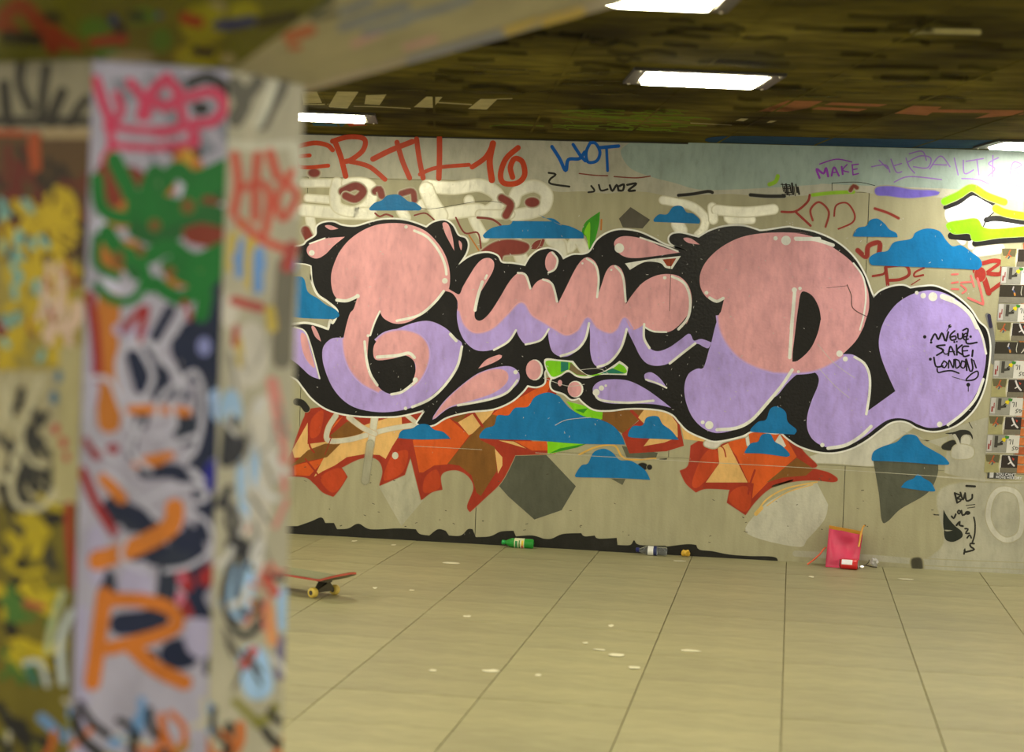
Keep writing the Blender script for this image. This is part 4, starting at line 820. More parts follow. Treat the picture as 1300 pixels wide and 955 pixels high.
# ================================================================== COLUMN
CC = Vector((-1.30993, 3.72914, 0)); ND = math.radians(-64.208); WF = 0.25233; ZC = 2.005; SL = 0.33
def proj(p):
    v = Vector(p) - EYE
    c = right * 0
    x, y, z = v.dot(right), v.dot(down), v.dot(fwd)
    return (PX + F * x / z, PY + F * y / z)
def ring(r, z): return [CC + Vector((r * math.cos(ND + math.radians(22.5 + 45 * k)), r * math.sin(ND + math.radians(22.5 + 45 * k)), z)) for k in range(8)]
R0 = WF * 1.30656
mcol = plain('column_concrete', (176, 168, 134), 0.6, var=.15, scale=5, bump=.2)
column = empty('column', CC, 'eight-sided concrete column covered in layered graffiti, with a flared head', 'column')
bm = bmesh.new()
va = [bm.verts.new(v - CC) for v in ring(R0, 0)]; vb = [bm.verts.new(v - CC) for v in ring(R0, ZC + .02)]
for i in range(8): bm.faces.new((va[i - 1], va[i], vb[i], vb[i - 1]))
bm.faces.new(va[::-1]); bm.faces.new(vb)
bmesh.ops.bevel(bm, geom=[e for e in bm.edges if abs(e.verts[0].co.z - e.verts[1].co.z) > 1], offset=.006, segments=2, affect='EDGES')
shaft = link('shaft', bm_mesh('shaft', bm), mcol, column)
RC0 = R0 + 0.012; RC1 = R0 + (HC - ZC) / SL
bm = bmesh.new()
va = [bm.verts.new(v - CC) for v in ring(RC0, ZC)]; vb = [bm.verts.new(v - CC) for v in ring(RC1, HC)]
for i in range(8): bm.faces.new((va[i - 1], va[i], vb[i], vb[i - 1]))
bm.faces.new(va[::-1]); bm.faces.new(vb)
capital = link('capital', bm_mesh('capital', bm), mcol, column)
def face_surf(quad):
    n = (quad[1] - quad[0]).cross(quad[3] - quad[0])
    cen = sum(quad, Vector()) / 4
    if n.dot(cen - CC - Vector((0, 0, cen.z))) < 0: n = -n
    if n.normalized().z > .05: n = -n
    cl = [proj(q) for q in quad]
    if area2(cl) < 0: cl = cl[::-1]
    return Surf(quad[0], n, cl)
def shaft_face(a, b_):
    A, B = ring(R0 * .995, 0.45), ring(R0 * .995, ZC)
    A0 = ring(R0, 0)
    s = face_surf([A[a], A[b_], B[b_], B[a]]); s.p = A0[a]; return s
def cap_face(a, b_):
    A, B = ring(RC0, ZC), ring(RC0 + (RC1 - RC0) * .62, ZC + (HC - ZC) * .62)
    return face_surf([A[a], A[b_], B[b_], B[a]])
FL, FC_, FR = shaft_face(6, 7), shaft_face(7, 0), shaft_face(0, 1)
QL, QC, QR, QB = cap_face(6, 7), cap_face(7, 0), cap_face(0, 1), cap_face(1, 2)

def onto(par):
    def f(name, surf, layer, rgb, *tr, label=None):
        o = paint(name, surf, layer, rgb, list(tr), None, label, base=.0012)
        if o:
            o.data.transform(Matrix.Translation(-CC)); o.parent = par
        return o
    return f
S_, Q_ = onto(shaft), onto(capital)
q = lambda x0, y0, x1, y1: fill([(x0, y0, 1), (x1, y0, 1), (x1, y1, 1), (x0, y1, 1)])
def ks(k, w, *p): return stroke(K(k, *p), w)
def scrib(rgn, x0, x1, y0, y1, n, w, l, ang=1.3, wob=.5):
    T = []
    for k in range(n):
        x, y = rgn.uniform(x0, x1), rgn.uniform(y0, y1); a = ang + rgn.uniform(-wob, wob); L_ = l * rgn.uniform(.5, 1.3)
        b = a + rgn.uniform(-.9, .9)
        T += stroke([(x, y), (x + L_ / 2 * math.cos(a), y + L_ / 2 * math.sin(a)), (x + L_ / 2 * math.cos(a) + L_ / 2 * math.cos(b), y + L_ / 2 * math.sin(a) + L_ / 2 * math.sin(b))], w * rgn.uniform(.6, 1.3))
    return T
rc = random.Random(11)
# ---- left face
S_('cream_panel', FL, 0, (150, 140, 104), q(-60, 60, 130, 172), label='cream band at the top of the column side')
S_('brown_panel', FL, 0, (92, 66, 30), q(-60, 172, 130, 330)); S_('yellow_panel', FL, 0, (160, 142, 58), q(-60, 330, 130, 470)); S_('cream_panel', FL, 0, (176, 164, 118), q(-60, 470, 130, 640)); S_('olive_panel', FL, 0, (112, 100, 26), q(-60, 640, 130, 1100))
S_('black_bars', FL, 2, (50, 44, 28), ks(P1, 12, (90, 0), (85, 90), (130, 190)), ks(P1, 12, (195, 20), (180, 130), (175, 230)), ks(P1, 14, (20, 90), (30, 200), (45, 250)), ks(P1, 14, (260, 120), (225, 200), (215, 250)), ks(P1, 12, (360, 150), (320, 200), (290, 260)), q(-60, 148, 130, 160), label='black vertical strokes on the cream band')
S_('cream_line', FL, 3, (172, 148, 100), q(55, 163, 130, 176)); S_('orange_drip', FL, 3, (176, 78, 28), ks(P1, 8, (-20, 288), (100, 290)), ks(P1, 14, (145, 300), (145, 360), (150, 430)))
S_('dark_red_scribble', FL, 2, (110, 40, 22), scrib(rc, 0, 110, 180, 290, 22, 9, 40), label='dark red scribble')
S_('dark_brown_scribble', FL, 2, (58, 44, 22), scrib(rc, -5, 112, 185, 330, 26, 10, 40))
S_('yellow_scribble', FL, 4, (198, 168, 26), scrib(rc, -5, 80, 255, 440, 46, 10, 36), scrib(rc, 40, 100, 230, 300, 8, 8, 30), label='yellow scribble')
S_('teal_spots', FL, 5, (122, 172, 152), scrib(rc, 0, 60, 240, 460, 18, 9, 14))
S_('pink_streaks', FL, 5, (216, 184, 150), scrib(rc, 55, 105, 320, 420, 16, 8, 34, 1.55, .15)); S_('red_streaks', FL, 6, (168, 62, 40), scrib(rc, 40, 104, 320, 420, 6, 3, 26, 1.5, .3), ks(P2, 7, (0, 290), (20, 330)), label='thin red streaks')
S_('dark_spots', FL, 5, (52, 50, 40), dot(3, 415, 9, 14), scrib(rc, 0, 70, 480, 700, 18, 10, 24), scrib(rc, -5, 60, 560, 640, 12, 12, 34), ks(P2, 10, (195, 670), (130, 730), (120, 780)), label='black gaps between the cream loops')
S_('cream_loops', FL, 7, (198, 188, 142), ks(P2, 7, (60, 520), (40, 620), (60, 720), (110, 690), (150, 560), (175, 520)), ks(P2, 7, (180, 540), (130, 640), (90, 760), (130, 860), (180, 880)), ks(P2, 7, (10, 540), (30, 640), (0, 730)), ks(P2, 8, (90, 780), (60, 870)), ks(P3, 8, (80, 20), (50, 110), (80, 200), (170, 210), (230, 140)), ks(P3, 6, (0, 60), (40, 100)), label='cream looping tag')
S_('khaki_patch', FL, 6, (180, 168, 112), q(76, 440, 112, 545), q(68, 545, 108, 640)); S_('red_dabs', FL, 7, (184, 66, 56), dot(72, 545, 5, 7), dot(82, 562, 5, 7), dot(86, 580, 4, 6)); S_('blue_dabs', FL, 7, (86, 120, 132), dot(70, 505, 6, 9), dot(76, 478, 5, 8))
S_('black_strokes', FL, 5, (32, 28, 18), ks(P3, 16, (20, 130), (60, 220), (140, 270), (240, 250)), ks(P3, 14, (60, 330), (90, 460), (60, 540)), ks(P3, 14, (160, 200), (210, 180)), ks(P3, 12, (90, 570), (180, 590), (200, 610)), ks(P3, 14, (230, 760), (200, 880)), ks(P3, 14, (0, 600), (40, 690), (90, 800)), label='black strokes on olive')
S_('yellow_patch', FL, 6, (184, 162, 24), scrib(rc, -5, 55, 630, 760, 12, 12, 44, 1.2, .9), scrib(rc, 0, 50, 770, 850, 7, 11, 36, .6, .9), label='yellow strokes on olive'); S_('green_patch', FL, 6, (74, 112, 40), scrib(rc, 0, 30, 745, 850, 7, 11, 34, 1.4, .5), ks(P3, 14, (230, 560), (215, 700))); S_('pale_green_stroke', FL, 7, (176, 182, 128), ks(P3, 9, (265, 560), (215, 720), (205, 800)))
S_('rust_dab', FL, 7, (166, 80, 50), ks(P3, 8, (110, 600), (180, 620))); S_('teal_stroke', FL, 7, (52, 112, 88), ks(P3, 10, (110, 860), (150, 930))); S_('white_stroke', FL, 8, (190, 196, 180), ks(P3, 7, (110, 850), (170, 850), (200, 940)), ks(P3, 10, (300, 640), (255, 760), (265, 930)))
S_('red_edge', FL, 8, (160, 44, 26), ks(P3, 9, (290, 200), (290, 320), (310, 540)))
# ---- centre face
S_('lilac_ground', FC_, 0, (172, 166, 172), q(80, 60, 300, 470)); S_('grey_ground', FC_, 0, (172, 166, 172), q(80, 470, 300, 1100))
S_('grey_scribble', FC_, 1, (128, 132, 136), scrib(rc, 118, 285, 95, 130, 12, 8, 30), scrib(rc, 180, 285, 130, 200, 12, 9, 30)); S_('black_arc', FC_, 1, (40, 40, 36), ks(P1, 14, (770, 90), (860, 60), (940, 110), (950, 170)), dot(255, 138, 12, 9), dot(225, 190, 14, 9), dot(250, 193, 10, 8), label='black arc')
S_('pink_tag', FC_, 3, (206, 62, 92), ks(P1, 13, (395, 70), (420, 150), (450, 230)), ks(P1, 11, (480, 130), (500, 200), (460, 250)), ks(P1, 12, (535, 80), (590, 150), (580, 220)), ks(P1, 14, (690, 60), (620, 130), (600, 220)), ks(P1, 14, (690, 70), (740, 130), (690, 180), (640, 160)), ks(P1, 12, (740, 160), (750, 260), (650, 290)), ks(P1, 14, (780, 140), (880, 120), (925, 180), (880, 240), (800, 250)), ks(P1, 10, (440, 260), (620, 280), (810, 260)), ks(P1, 11, (450, 260), (460, 340), (430, 400)), ks(P1, 10, (470, 340), (640, 350), (800, 330)), ks(P1, 16, (800, 300), (800, 330)), label='pink-red spray tag at the top of the column')
S_('orange_ground', FC_, 1, (186, 112, 40), q(128, 225, 170, 290), q(125, 305, 175, 345), ks(P1, 30, (760, 400), (790, 430)), q(210, 330, 265, 365), ks(P1, 20, (690, 470), (690, 520)), ks(P2, 30, (450, 200), (440, 420), (450, 700)))
S_('rust_ground', FC_, 2, (128, 50, 30), ks(P1, 22, (430, 450), (450, 520), (470, 560)), ks(P1, 22, (540, 460), (570, 480)), ks(P1, 30, (800, 570), (880, 540)), ks(P1, 30, (800, 700), (900, 720)), label='rust patches under the green tag')
S_('yellow_dab', FC_, 3, (204, 158, 48), dot(238, 203, 7, 14), dot(211, 234, 7, 9)); S_('white_dab', FC_, 3, (204, 200, 208), dot(184, 247, 9, 10), dot(128, 290, 8, 14), dot(137, 362, 11, 10), dot(150, 368, 10, 6), dot(230, 240, 5, 9))
S_('green_tag', FC_, 4, (22, 110, 40), ks(P1, 22, (470, 400), (520, 500), (560, 560), (650, 520), (730, 440), (800, 480), (930, 430)), ks(P1, 18, (400, 480), (420, 600), (520, 640), (640, 600), (720, 620)), ks(P1, 26, (640, 460), (620, 560), (760, 600), (800, 520)), ks(P1, 20, (850, 520), (930, 480)), ks(P1, 26, (560, 600), (640, 640), (720, 620)), ks(P1, 22, (440, 700), (500, 780), (600, 800), (700, 760), (800, 820), (920, 770)), ks(P1, 12, (400, 720), (400, 830), (480, 880)), ks(P2, 12, (400, 140), (470, 200), (560, 190), (600, 100)), ks(P2, 24, (700, 60), (840, 120), (900, 40)), ks(P2, 20, (640, 130), (740, 190), (840, 160), (830, 260)), ks(P2, 14, (590, 60), (620, 150)), label='large dark green spray tag')
S_('green_fill', FC_, 3, (30, 96, 40), ks(P1, 26, (700, 660), (820, 620), (930, 640)), ks(P1, 22, (560, 690), (640, 720), (720, 700)), ks(P1, 24, (840, 480), (930, 540)), ks(P1, 20, (880, 800), (930, 830)), ks(P2, 18, (520, 30), (560, 90)), ks(P2, 20, (760, 20), (880, 60)), label='darker green patches')
S_('olive_dabs', FC_, 5, (120, 84, 34), dot(238, 262, 9, 10), dot(196, 286, 8, 8), dot(150, 330, 8, 12), dot(215, 345, 8, 7), dot(178, 318, 6, 8))
S_('dark_ground', FC_, 2, (44, 50, 62), ks(P2, 22, (860, 150), (880, 300), (880, 480)), ks(P2, 16, (800, 160), (760, 180)), dot(235, 545, 16, 22), dot(180, 530, 9, 16), ks(P2, 34, (870, 520), (860, 700), (830, 880)), ks(P3, 34, (850, 30), (870, 150), (860, 300)), dot(150, 650, 22, 16), dot(170, 665, 16, 12), ks(P3, 18, (560, 270), (640, 330)), dot(198, 705, 16, 14), ks(P3, 22, (440, 500), (450, 590)), ks(P3, 26, (700, 420), (680, 620)), dot(165, 792, 20, 14), dot(232, 700, 20, 40), label='dark navy ground')
S_('navy_blob', FC_, 4, (28, 36, 58), dot(250, 440, 34, 34), dot(262, 420, 22, 32), ks(P2, 14, (640, 350), (700, 240)), ks(P2, 16, (545, 430), (580, 560)), ks(P3, 22, (820, 430), (800, 560), (840, 660)), ks(P3, 18, (900, 440), (760, 640)), dot(228, 830, 26, 20), dot(190, 835, 12, 10), label='dark navy blob')
S_('navy_ground', FC_, 3, (34, 40, 60), ks(P2, 30, (880, 120), (870, 240), (900, 420)), ks(P2, 26, (760, 430), (800, 500), (900, 480)), ks(P2, 22, (600, 420), (620, 520), (660, 590)), ks(P2, 16, (670, 480), (690, 560), (760, 590)), ks(P2, 34, (880, 640), (870, 780), (860, 900)), ks(P3, 36, (860, 0), (850, 150), (880, 300)), ks(P3, 20, (600, 60), (720, 60), (760, 90)), ks(P3, 22, (460, 200), (560, 240), (620, 280)), ks(P3, 22, (700, 280), (760, 360)), ks(P3, 20, (560, 400), (660, 380)), ks(P3, 18, (800, 320), (830, 420)), ks(P2, 10, (560, 720), (540, 840)), ks(P3, 30, (500, 690), (600, 680), (650, 660)), ks(P3, 14, (880, 760), (860, 880)), label='dark navy ground')
S_('violet_dab', FC_, 5, (132, 136, 178), dot(259, 440, 9, 12), dot(272, 600, 10, 18)); S_('blue_dab', FC_, 5, (38, 40, 128), dot(270, 605, 12, 20))
S_('red_stroke', FC_, 5, (150, 40, 40), ks(P2, 12, (370, 180), (390, 320), (400, 450), (400, 520)), ks(P2, 10, (510, 320), (600, 230), (570, 370)), ks(P2, 9, (760, 210), (780, 270)), ks(P2, 12, (360, 780), (400, 840)), dot(143, 570, 8, 7), ks(P3, 12, (340, 60), (400, 200), (470, 310)), ks(P3, 14, (390, 370), (400, 400)), ks(P3, 18, (750, 480), (770, 530)), ks(P3, 22, (850, 500), (930, 430)), ks(P3, 10, (780, 650), (760, 600)), label='dark red strokes')
S_('orange_stroke', FC_, 6, (206, 120, 42), ks(P2, 12, (540, 650), (680, 650), (770, 660)), ks(P2, 12, (600, 860), (700, 840)), ks(P3, 16, (430, 90), (500, 170)), ks(P3, 24, (400, 430), (560, 370), (700, 290), (720, 210)), ks(P3, 10, (560, 30), (660, 20)), label='orange stroke')
S_('orange_letter', FC_, 8, (200, 114, 40), ks(P3, 21, (430, 570), (410, 720), (380, 930)), ks(P3, 18, (430, 590), (560, 590), (690, 620), (730, 690), (640, 740), (450, 790)), ks(P3, 20, (540, 780), (640, 870), (760, 930)), label='large orange letter low on the column')
S_('pale_loops', FC_, 9, (190, 186, 190), ks(P2, 7, (560, 360), (490, 430), (500, 560), (570, 620), (630, 520), (590, 420), (560, 380)), ks(P2, 7, (600, 360), (680, 460), (740, 520), (660, 600), (650, 680)), ks(P2, 7, (740, 600), (760, 520), (810, 500), (840, 620), (810, 800), (760, 860)), ks(P2, 7, (700, 620), (720, 720), (640, 760)), ks(P2, 7, (360, 520), (450, 530), (500, 640), (560, 760)), ks(P2, 7, (640, 400), (720, 330), (760, 240)), ks(P2, 7, (380, 560), (350, 700), (400, 800), (480, 860)), ks(P2, 7, (580, 700), (540, 820), (620, 900)), ks(P2, 7, (680, 800), (800, 760)),
   ks(P3, 7, (440, 60), (560, 160), (640, 250)), ks(P3, 7, (600, 180), (720, 120), (830, 130), (850, 170), (800, 190)), ks(P3, 6, (520, 330), (500, 420), (600, 470)), ks(P3, 6, (780, 220), (860, 280), (870, 380), (780, 450), (680, 470)), ks(P3, 10, (790, 60), (830, 100)), label='pale grey looping tag')
S_('lilac_patch', FC_, 5, (172, 164, 182), dot(172, 745, 22, 30), dot(122, 705, 14, 40), dot(255, 810, 22, 26), q(96, 770, 112, 960), dot(225, 660, 10, 16), ks(P2, 16, (490, 320), (590, 330)), dot(120, 470, 6, 50)); S_('pink_dabs', FC_, 6, (206, 110, 128), dot(228, 760, 6, 8), dot(180, 757, 6, 5), dot(230, 735, 5, 5))
S_('pale_blue_patch', FC_, 6, (156, 184, 214), dot(285, 520, 18, 20), dot(275, 505, 10, 12))
# ---- right face
S_('cream_ground', FR, 0, (180, 172, 138), q(260, 60, 420, 1100)); S_('grey_strokes', FR, 1, (96, 92, 74), ks(P1, 22, (960, 90), (1000, 160), (970, 230)), ks(P1, 14, (1160, 110), (1120, 180), (1080, 260)), ks(P1, 18, (1060, 80), (1020, 130)), dot(355, 103, 14, 8), label='dark grey strokes under the column head'); S_('white_streak', FR, 2, (206, 202, 170), ks(P1, 12, (1130, 80), (1100, 160), (1060, 250)), ks(P1, 10, (940, 335), (1060, 345), (1200, 335)), ks(P1, 14, (1210, 340), (1235, 450), (1225, 620)))
S_('orange_red_tag', FR, 3, (204, 84, 56), ks(P1, 12, (965, 380), (980, 500), (960, 620)), ks(P1, 12, (1060, 380), (1050, 500), (1050, 640)), ks(P1, 12, (1110, 370), (1140, 470)), ks(P1, 11, (980, 520), (1080, 500), (1110, 560), (1090, 700)), ks(P1, 10, (1200, 450), (1140, 560), (1160, 640), (1200, 600), (1220, 540), (1160, 480)), ks(P1, 11, (980, 650), (1080, 730), (1180, 770)), label='orange-red spray tag on the column side')
S_('yellow_stripes', FR, 2, (198, 172, 62), ks(P1, 14, (960, 720), (950, 840)), ks(P1, 14, (1030, 740), (1020, 840)), ks(P2, 12, (1010, 0), (1030, 140)), ks(P2, 14, (1110, 240), (1120, 310)), dot(307, 285, 8, 8), ks(P2, 10, (980, 360), (990, 460))); S_('blue_stripes', FR, 3, (104, 150, 196), ks(P1, 10, (990, 740), (985, 840)), ks(P1, 14, (1065, 780), (1070, 840)), ks(P2, 12, (975, 20), (985, 90)), ks(P2, 14, (1060, 20), (1060, 150)), ks(P2, 8, (1200, 0), (1210, 60)), label='blue stripes')
S_('rust_dab', FR, 4, (176, 66, 50), ks(P2, 12, (960, 200), (1070, 230)), ks(P2, 8, (970, 310), (965, 380)), ks(P1, 16, (1200, 760), (1180, 840))); S_('grey_streak', FR, 1, (110, 104, 80), ks(P2, 26, (1180, 60), (1165, 250), (1160, 440)), label='grey vertical streak')
S_('white_patch', FR, 2, (206, 198, 172), dot(290, 395, 12, 22), dot(318, 450, 22, 42), dot(300, 470, 10, 40), dot(335, 560, 26, 60), dot(325, 620, 18, 80)); S_('salmon_streak', FR, 3, (214, 138, 118), ks(P2, 16, (1120, 540), (1140, 640), (1160, 740)), ks(P2, 10, (1160, 760), (1170, 860)), ks(P3, 6, (1180, 180), (1130, 290)), ks(P3, 8, (1160, 0), (1170, 140)))
S_('pale_blue_patch', FR, 3, (160, 194, 220), dot(292, 520, 14, 26), dot(322, 590, 6, 30), dot(305, 610, 6, 30), ks(P3, 26, (1020, 470), (990, 640)), ks(P3, 24, (960, 480), (940, 600)), ks(P3, 40, (1040, 840), (1060, 940)), dot(308, 650, 8, 14), ks(P3, 14, (1160, 560), (1165, 700)), label='pale blue patches')
S_('black_loop', FR, 5, (38, 38, 40), ks(P3, 9, (960, 420), (920, 560), (950, 690), (1010, 740), (1070, 680), (1060, 600)), ks(P3, 8, (1000, 420), (970, 560), (1000, 650), (1050, 640)), ks(P3, 14, (960, 390), (1040, 400)), ks(P3, 12, (930, 190), (970, 260), (960, 330)), ks(P2, 16, (1000, 780), (960, 850)), ks(P3, 8, (1080, 480), (1160, 500)), dot(300, 692, 16, 10), ks(P2, 18, (950, 700), (930, 860)), ks(P3, 10, (940, 130), (900, 200)), label='black looping outline')
S_('red_dabs', FR, 6, (198, 72, 48), ks(P3, 12, (1090, 500), (1130, 560)), ks(P3, 12, (1040, 800), (1000, 860)), dot(310, 670, 5, 7)); S_('violet_edge', FR, 4, (120, 112, 132), ks(P3, 14, (1160, 760), (1150, 900)), ks(P2, 12, (945, 700), (960, 780))); S_('orange_dab', FR, 5, (220, 150, 90), ks(P3, 14, (1100, 620), (1120, 760)), ks(P3, 10, (1040, 600), (1060, 640)))
# ---- below, towards the floor, the layers go on
for surf, x0, x1 in ((FL, -30, 95), (FC_, 78, 275), (FR, 250, 365)):
    for nm, c, n_, w_ in (('black_strokes', (40, 38, 32), 9, 11), ('cream_strokes', (192, 184, 150), 8, 8), ('orange_strokes', (198, 108, 44), 5, 10), ('blue_strokes', (110, 150, 186), 4, 10), ('olive_strokes', (130, 126, 40), 4, 11)):
        S_(nm, surf, 4 + n_ % 4, c, scrib(rc, x0, x1, 885, 1000, n_, w_, 48, 1.3, 1.0))
S_('grey_scratches', FR, 7, (150, 144, 122), scrib(rc, 285, 365, 420, 700, 16, 4, 36, 1.4, .5)); S_('dark_scratches', FR, 7, (70, 66, 60), scrib(rc, 280, 330, 560, 850, 12, 4, 40, 1.3, .8)); S_('salmon_dabs', FR, 8, (206, 120, 96), scrib(rc, 300, 355, 700, 860, 8, 5, 20, 1.2, .8)); S_('white_dabs', FR, 8, (210, 206, 188), scrib(rc, 290, 355, 480, 860, 14, 7, 26, 1.4, .6))
# ---- underside of the flared head
Q_('olive_ground', QC, 0, (100, 98, 22), fill([(-120, -80), (1000, -80), (600, 90), (300, 130), (60, 130)]), label='olive green underside'); Q_('olive_ground', QL, 0, (100, 98, 22), q(-400, -300, 130, 130))
Q_('cream_ground', QR, 0, (168, 156, 112), q(-100, -300, 1200, 160), label='cream underside'); Q_('cream_ground', QB, 0, (166, 156, 116), q(-100, -300, 1200, 160))
Q_('rust_strokes', QL, 1, (136, 44, 16), ks(P4, 20, (20, 60), (90, 20), (180, 120), (220, 190)), ks(P4, 16, (220, 120), (300, 180), (500, 160)), ks(P4, 16, (0, 100), (60, 120)), label='rust strokes'); Q_('rust_strokes', QC, 1, (150, 52, 22), ks(P4, 12, (380, 170), (510, 158)), ks(P4, 14, (760, 70), (820, 90)))
Q_('dark_strokes', QL, 2, (38, 34, 22), ks(P4, 18, (30, 150), (150, 160)), ks(P4, 12, (200, 60), (240, 70)), label='dark strokes'); Q_('dark_strokes', QC, 2, (44, 42, 30), ks(P4, 12, (460, 70), (500, 120)), ks(P4, 10, (540, 60), (590, 65)), ks(P4, 12, (810, 205), (870, 215)), ks(P4, 12, (1080, 90), (1220, 60)), label='dark strokes')
Q_('green_patch', QC, 1, (80, 116, 30), dot(205, 50, 14, 16), dot(120, 35, 20, 14), dot(135, 65, 16, 8), dot(180, 20, 20, 10)); Q_('yellow_green_patch', QC, 1, (146, 140, 18), dot(258, 30, 30, 26), dot(310, 14, 20, 14), dot(250, 70, 30, 16)); Q_('tan_patch', QC, 1, (150, 138, 88), dot(165, 72, 32, 7), dot(290, 75, 10, 8), dot(275, 8, 12, 10)); Q_('navy_stroke', QC, 3, (42, 52, 96), ks(P4, 13, (900, 100), (960, 95), (1040, 80)), label='navy stroke'); Q_('blue_dab', QC, 3, (44, 70, 108), dot(144, 24, 5, 7), dot(202, 18, 5, 4))
Q_('orange_patch', QR, 2, (190, 92, 48), ks(P4, 14, (1190, 150), (1280, 120)), ks(P4, 8, (1200, 190), (1230, 190)), label='orange patch'); Q_('dark_swirl', QR, 2, (76, 78, 64), ks(P4, 9, (1080, 80), (1180, 70), (1240, 20)), ks(P5, 12, (0, 30), (80, 40), (160, 0)), ks(P5, 8, (100, 60), (240, 30)))
Q_('grey_streaks', QR, 3, (128, 134, 138), ks(P5, 12, (200, 90), (320, 50), (420, 20)), ks(P5, 10, (280, 110), (420, 70)), ks(P5, 10, (420, 60), (560, 20), (640, -10)), ks(P5, 10, (200, 40), (300, 0)), label='grey streaks'); Q_('pink_streaks', QR, 3, (196, 150, 138), ks(P5, 8, (240, 150), (330, 110)), ks(P5, 8, (420, 160), (520, 130)))
Q_('grey_streaks', QB, 3, (126, 132, 134), ks(P5, 12, (300, 170), (500, 120), (640, 90)), ks(P5, 12, (540, 100), (700, 60), (860, 20)), ks(P5, 14, (440, 200), (640, 140), (760, 110)), ks(P5, 10, (700, 30), (900, -10)), label='grey streaks'); Q_('white_streaks', QB, 4, (182, 176, 146), ks(P5, 9, (480, 130), (600, 90)), ks(P5, 9, (620, 70), (720, 80))); Q_('dark_streaks', QB, 4, (78, 76, 62), ks(P5, 8, (500, 110), (560, 95), (600, 60)), ks(P5, 10, (640, 20), (760, -10)))
Q_('pink_streaks', QB, 3, (192, 150, 136), ks(P5, 8, (400, 150), (470, 145), (530, 130))); Q_('yellow_stripe', QB, 5, (202, 172, 26), ks(P5, 13, (770, 100), (860, 60)), ks(P5, 13, (900, 70), (1020, 35)), label='yellow stripe')

# ================================================================== POSTER STRIP
msheet = plain('poster_paper', (208, 202, 176), 0.55, var=.06)
def on_sheet(t, name, layer, rgb, *tr, label=None):
    o = paint(name, WALL, layer, rgb, list(tr), None, label, base=.0036, rough=.35)
    o.data.transform(Matrix.Translation(-t.location)); o.parent = t; return o
def poster(x, y, w, h, kind, label, group=None):
    def U(u, v): return (x + u * w - v * h * .085, y + v * h + u * w * .02)
    t = empty('poster', WALL.at(*U(0, 1), .001), label, 'poster', group)
    vs = [WALL.at(*U(*c), l) - t.location for l in (.0002, .0032) for c in ((0, 0), (1, 0), (1, 1), (0, 1))]
    link('sheet', mesh('sheet', vs, [(0, 1, 2, 3), (4, 7, 6, 5), (0, 4, 5, 1), (1, 5, 6, 2), (2, 6, 7, 3), (3, 7, 4, 0)]), msheet, t)
    def R(u0, v0, u1, v1): return fill([(*U(u0, v0), 1), (*U(u1, v0), 1), (*U(u1, v1), 1), (*U(u0, v1), 1)])
    def Pg(*c): return fill([(*U(*a), 1) for a in c])
    def St(wd, *c): return stroke([U(*a) for a in c], wd)
    if kind == 'A':
        on_sheet(t, 'photo_floor', 1, (150, 146, 122), R(0, 0, .62, .97)); on_sheet(t, 'photo_pillar', 2, (192, 186, 164), R(.02, .02, .17, .9)); on_sheet(t, 'photo_shadow', 2, (70, 66, 52), R(.24, .05, .34, .7), Pg((.34, .45), (.5, .4), (.5, .55), (.34, .6)))
        on_sheet(t, 'photo_redmarks', 3, (150, 60, 48), R(.05, .5, .1, .8), R(.11, .3, .14, .6)); on_sheet(t, 'skater_shirt', 3, (222, 196, 30), Pg((.46, .18), (.6, .12), (.56, .38), (.46, .34))); on_sheet(t, 'skater_cap', 3, (62, 128, 40), Pg((.54, .04), (.68, .06), (.66, .2), (.56, .2))); on_sheet(t, 'skater_legs', 3, (40, 38, 32), St(1.4, (.48, .34), (.42, .42), (.48, .5)))
        on_sheet(t, 'handwriting', 2, (44, 40, 34), St(.9, (.68, .28), (.74, .26), (.72, .5)), St(.9, (.8, .25), (.8, .5)), St(.9, (.86, .62), (.8, .7), (.86, .78), (.8, .84)), St(.9, (.9, .66), (.92, .82), (.98, .7), (.9, .66)))
    elif kind == 'B':
        on_sheet(t, 'photo_court', 1, (166, 158, 100), R(0, 0, .46, 1)); on_sheet(t, 'photo_back', 2, (104, 96, 60), Pg((0, 0), (.44, 0), (.42, .45), (.05, .4))); on_sheet(t, 'photo_dark', 1, (52, 44, 34), R(.5, .02, 1, .78)); on_sheet(t, 'photo_ground', 1, (118, 110, 84), R(.48, .72, 1, 1))
        on_sheet(t, 'skater', 3, (186, 90, 44), St(1.6, (.26, .08), (.22, .3), (.3, .45)), St(1.3, (.22, .3), (.14, .5))); on_sheet(t, 'skater_jeans', 3, (60, 72, 92), St(1.5, (.28, .35), (.22, .55))); on_sheet(t, 'jumper', 3, (212, 204, 184), St(2.2, (.72, .1), (.8, .4), (.9, .6)), St(1.4, (.8, .4), (.72, .5))); on_sheet(t, 'jumper_top', 4, (188, 62, 40), Pg((.82, .15), (.9, .22), (.86, .32))); on_sheet(t, 'divider', 4, (206, 196, 150), St(1.0, (.5, .02), (.44, .5), (.47, .98)))
    else:
        on_sheet(t, 'photo_dark', 1, (56, 50, 36), R(0, 0, 1, .66)); on_sheet(t, 'photo_ground', 1, (128, 122, 98), R(0, .66, 1, 1)); on_sheet(t, 'skater', 3, (206, 196, 176), St(1.6, (.42, .1), (.4, .25))); on_sheet(t, 'skater_jeans', 3, (72, 92, 124), St(1.6, (.42, .28), (.46, .4))); on_sheet(t, 'skater_shirt', 3, (196, 132, 50), St(2.2, (.46, .42), (.48, .55))); on_sheet(t, 'divider', 4, (196, 190, 160), St(.9, (.68, .05), (.66, .4), (.68, .55))); on_sheet(t, 'figure', 3, (190, 180, 156), St(1.2, (.86, .5), (.92, .3)), St(1.0, (.9, .45), (.82, .58)))
    return t
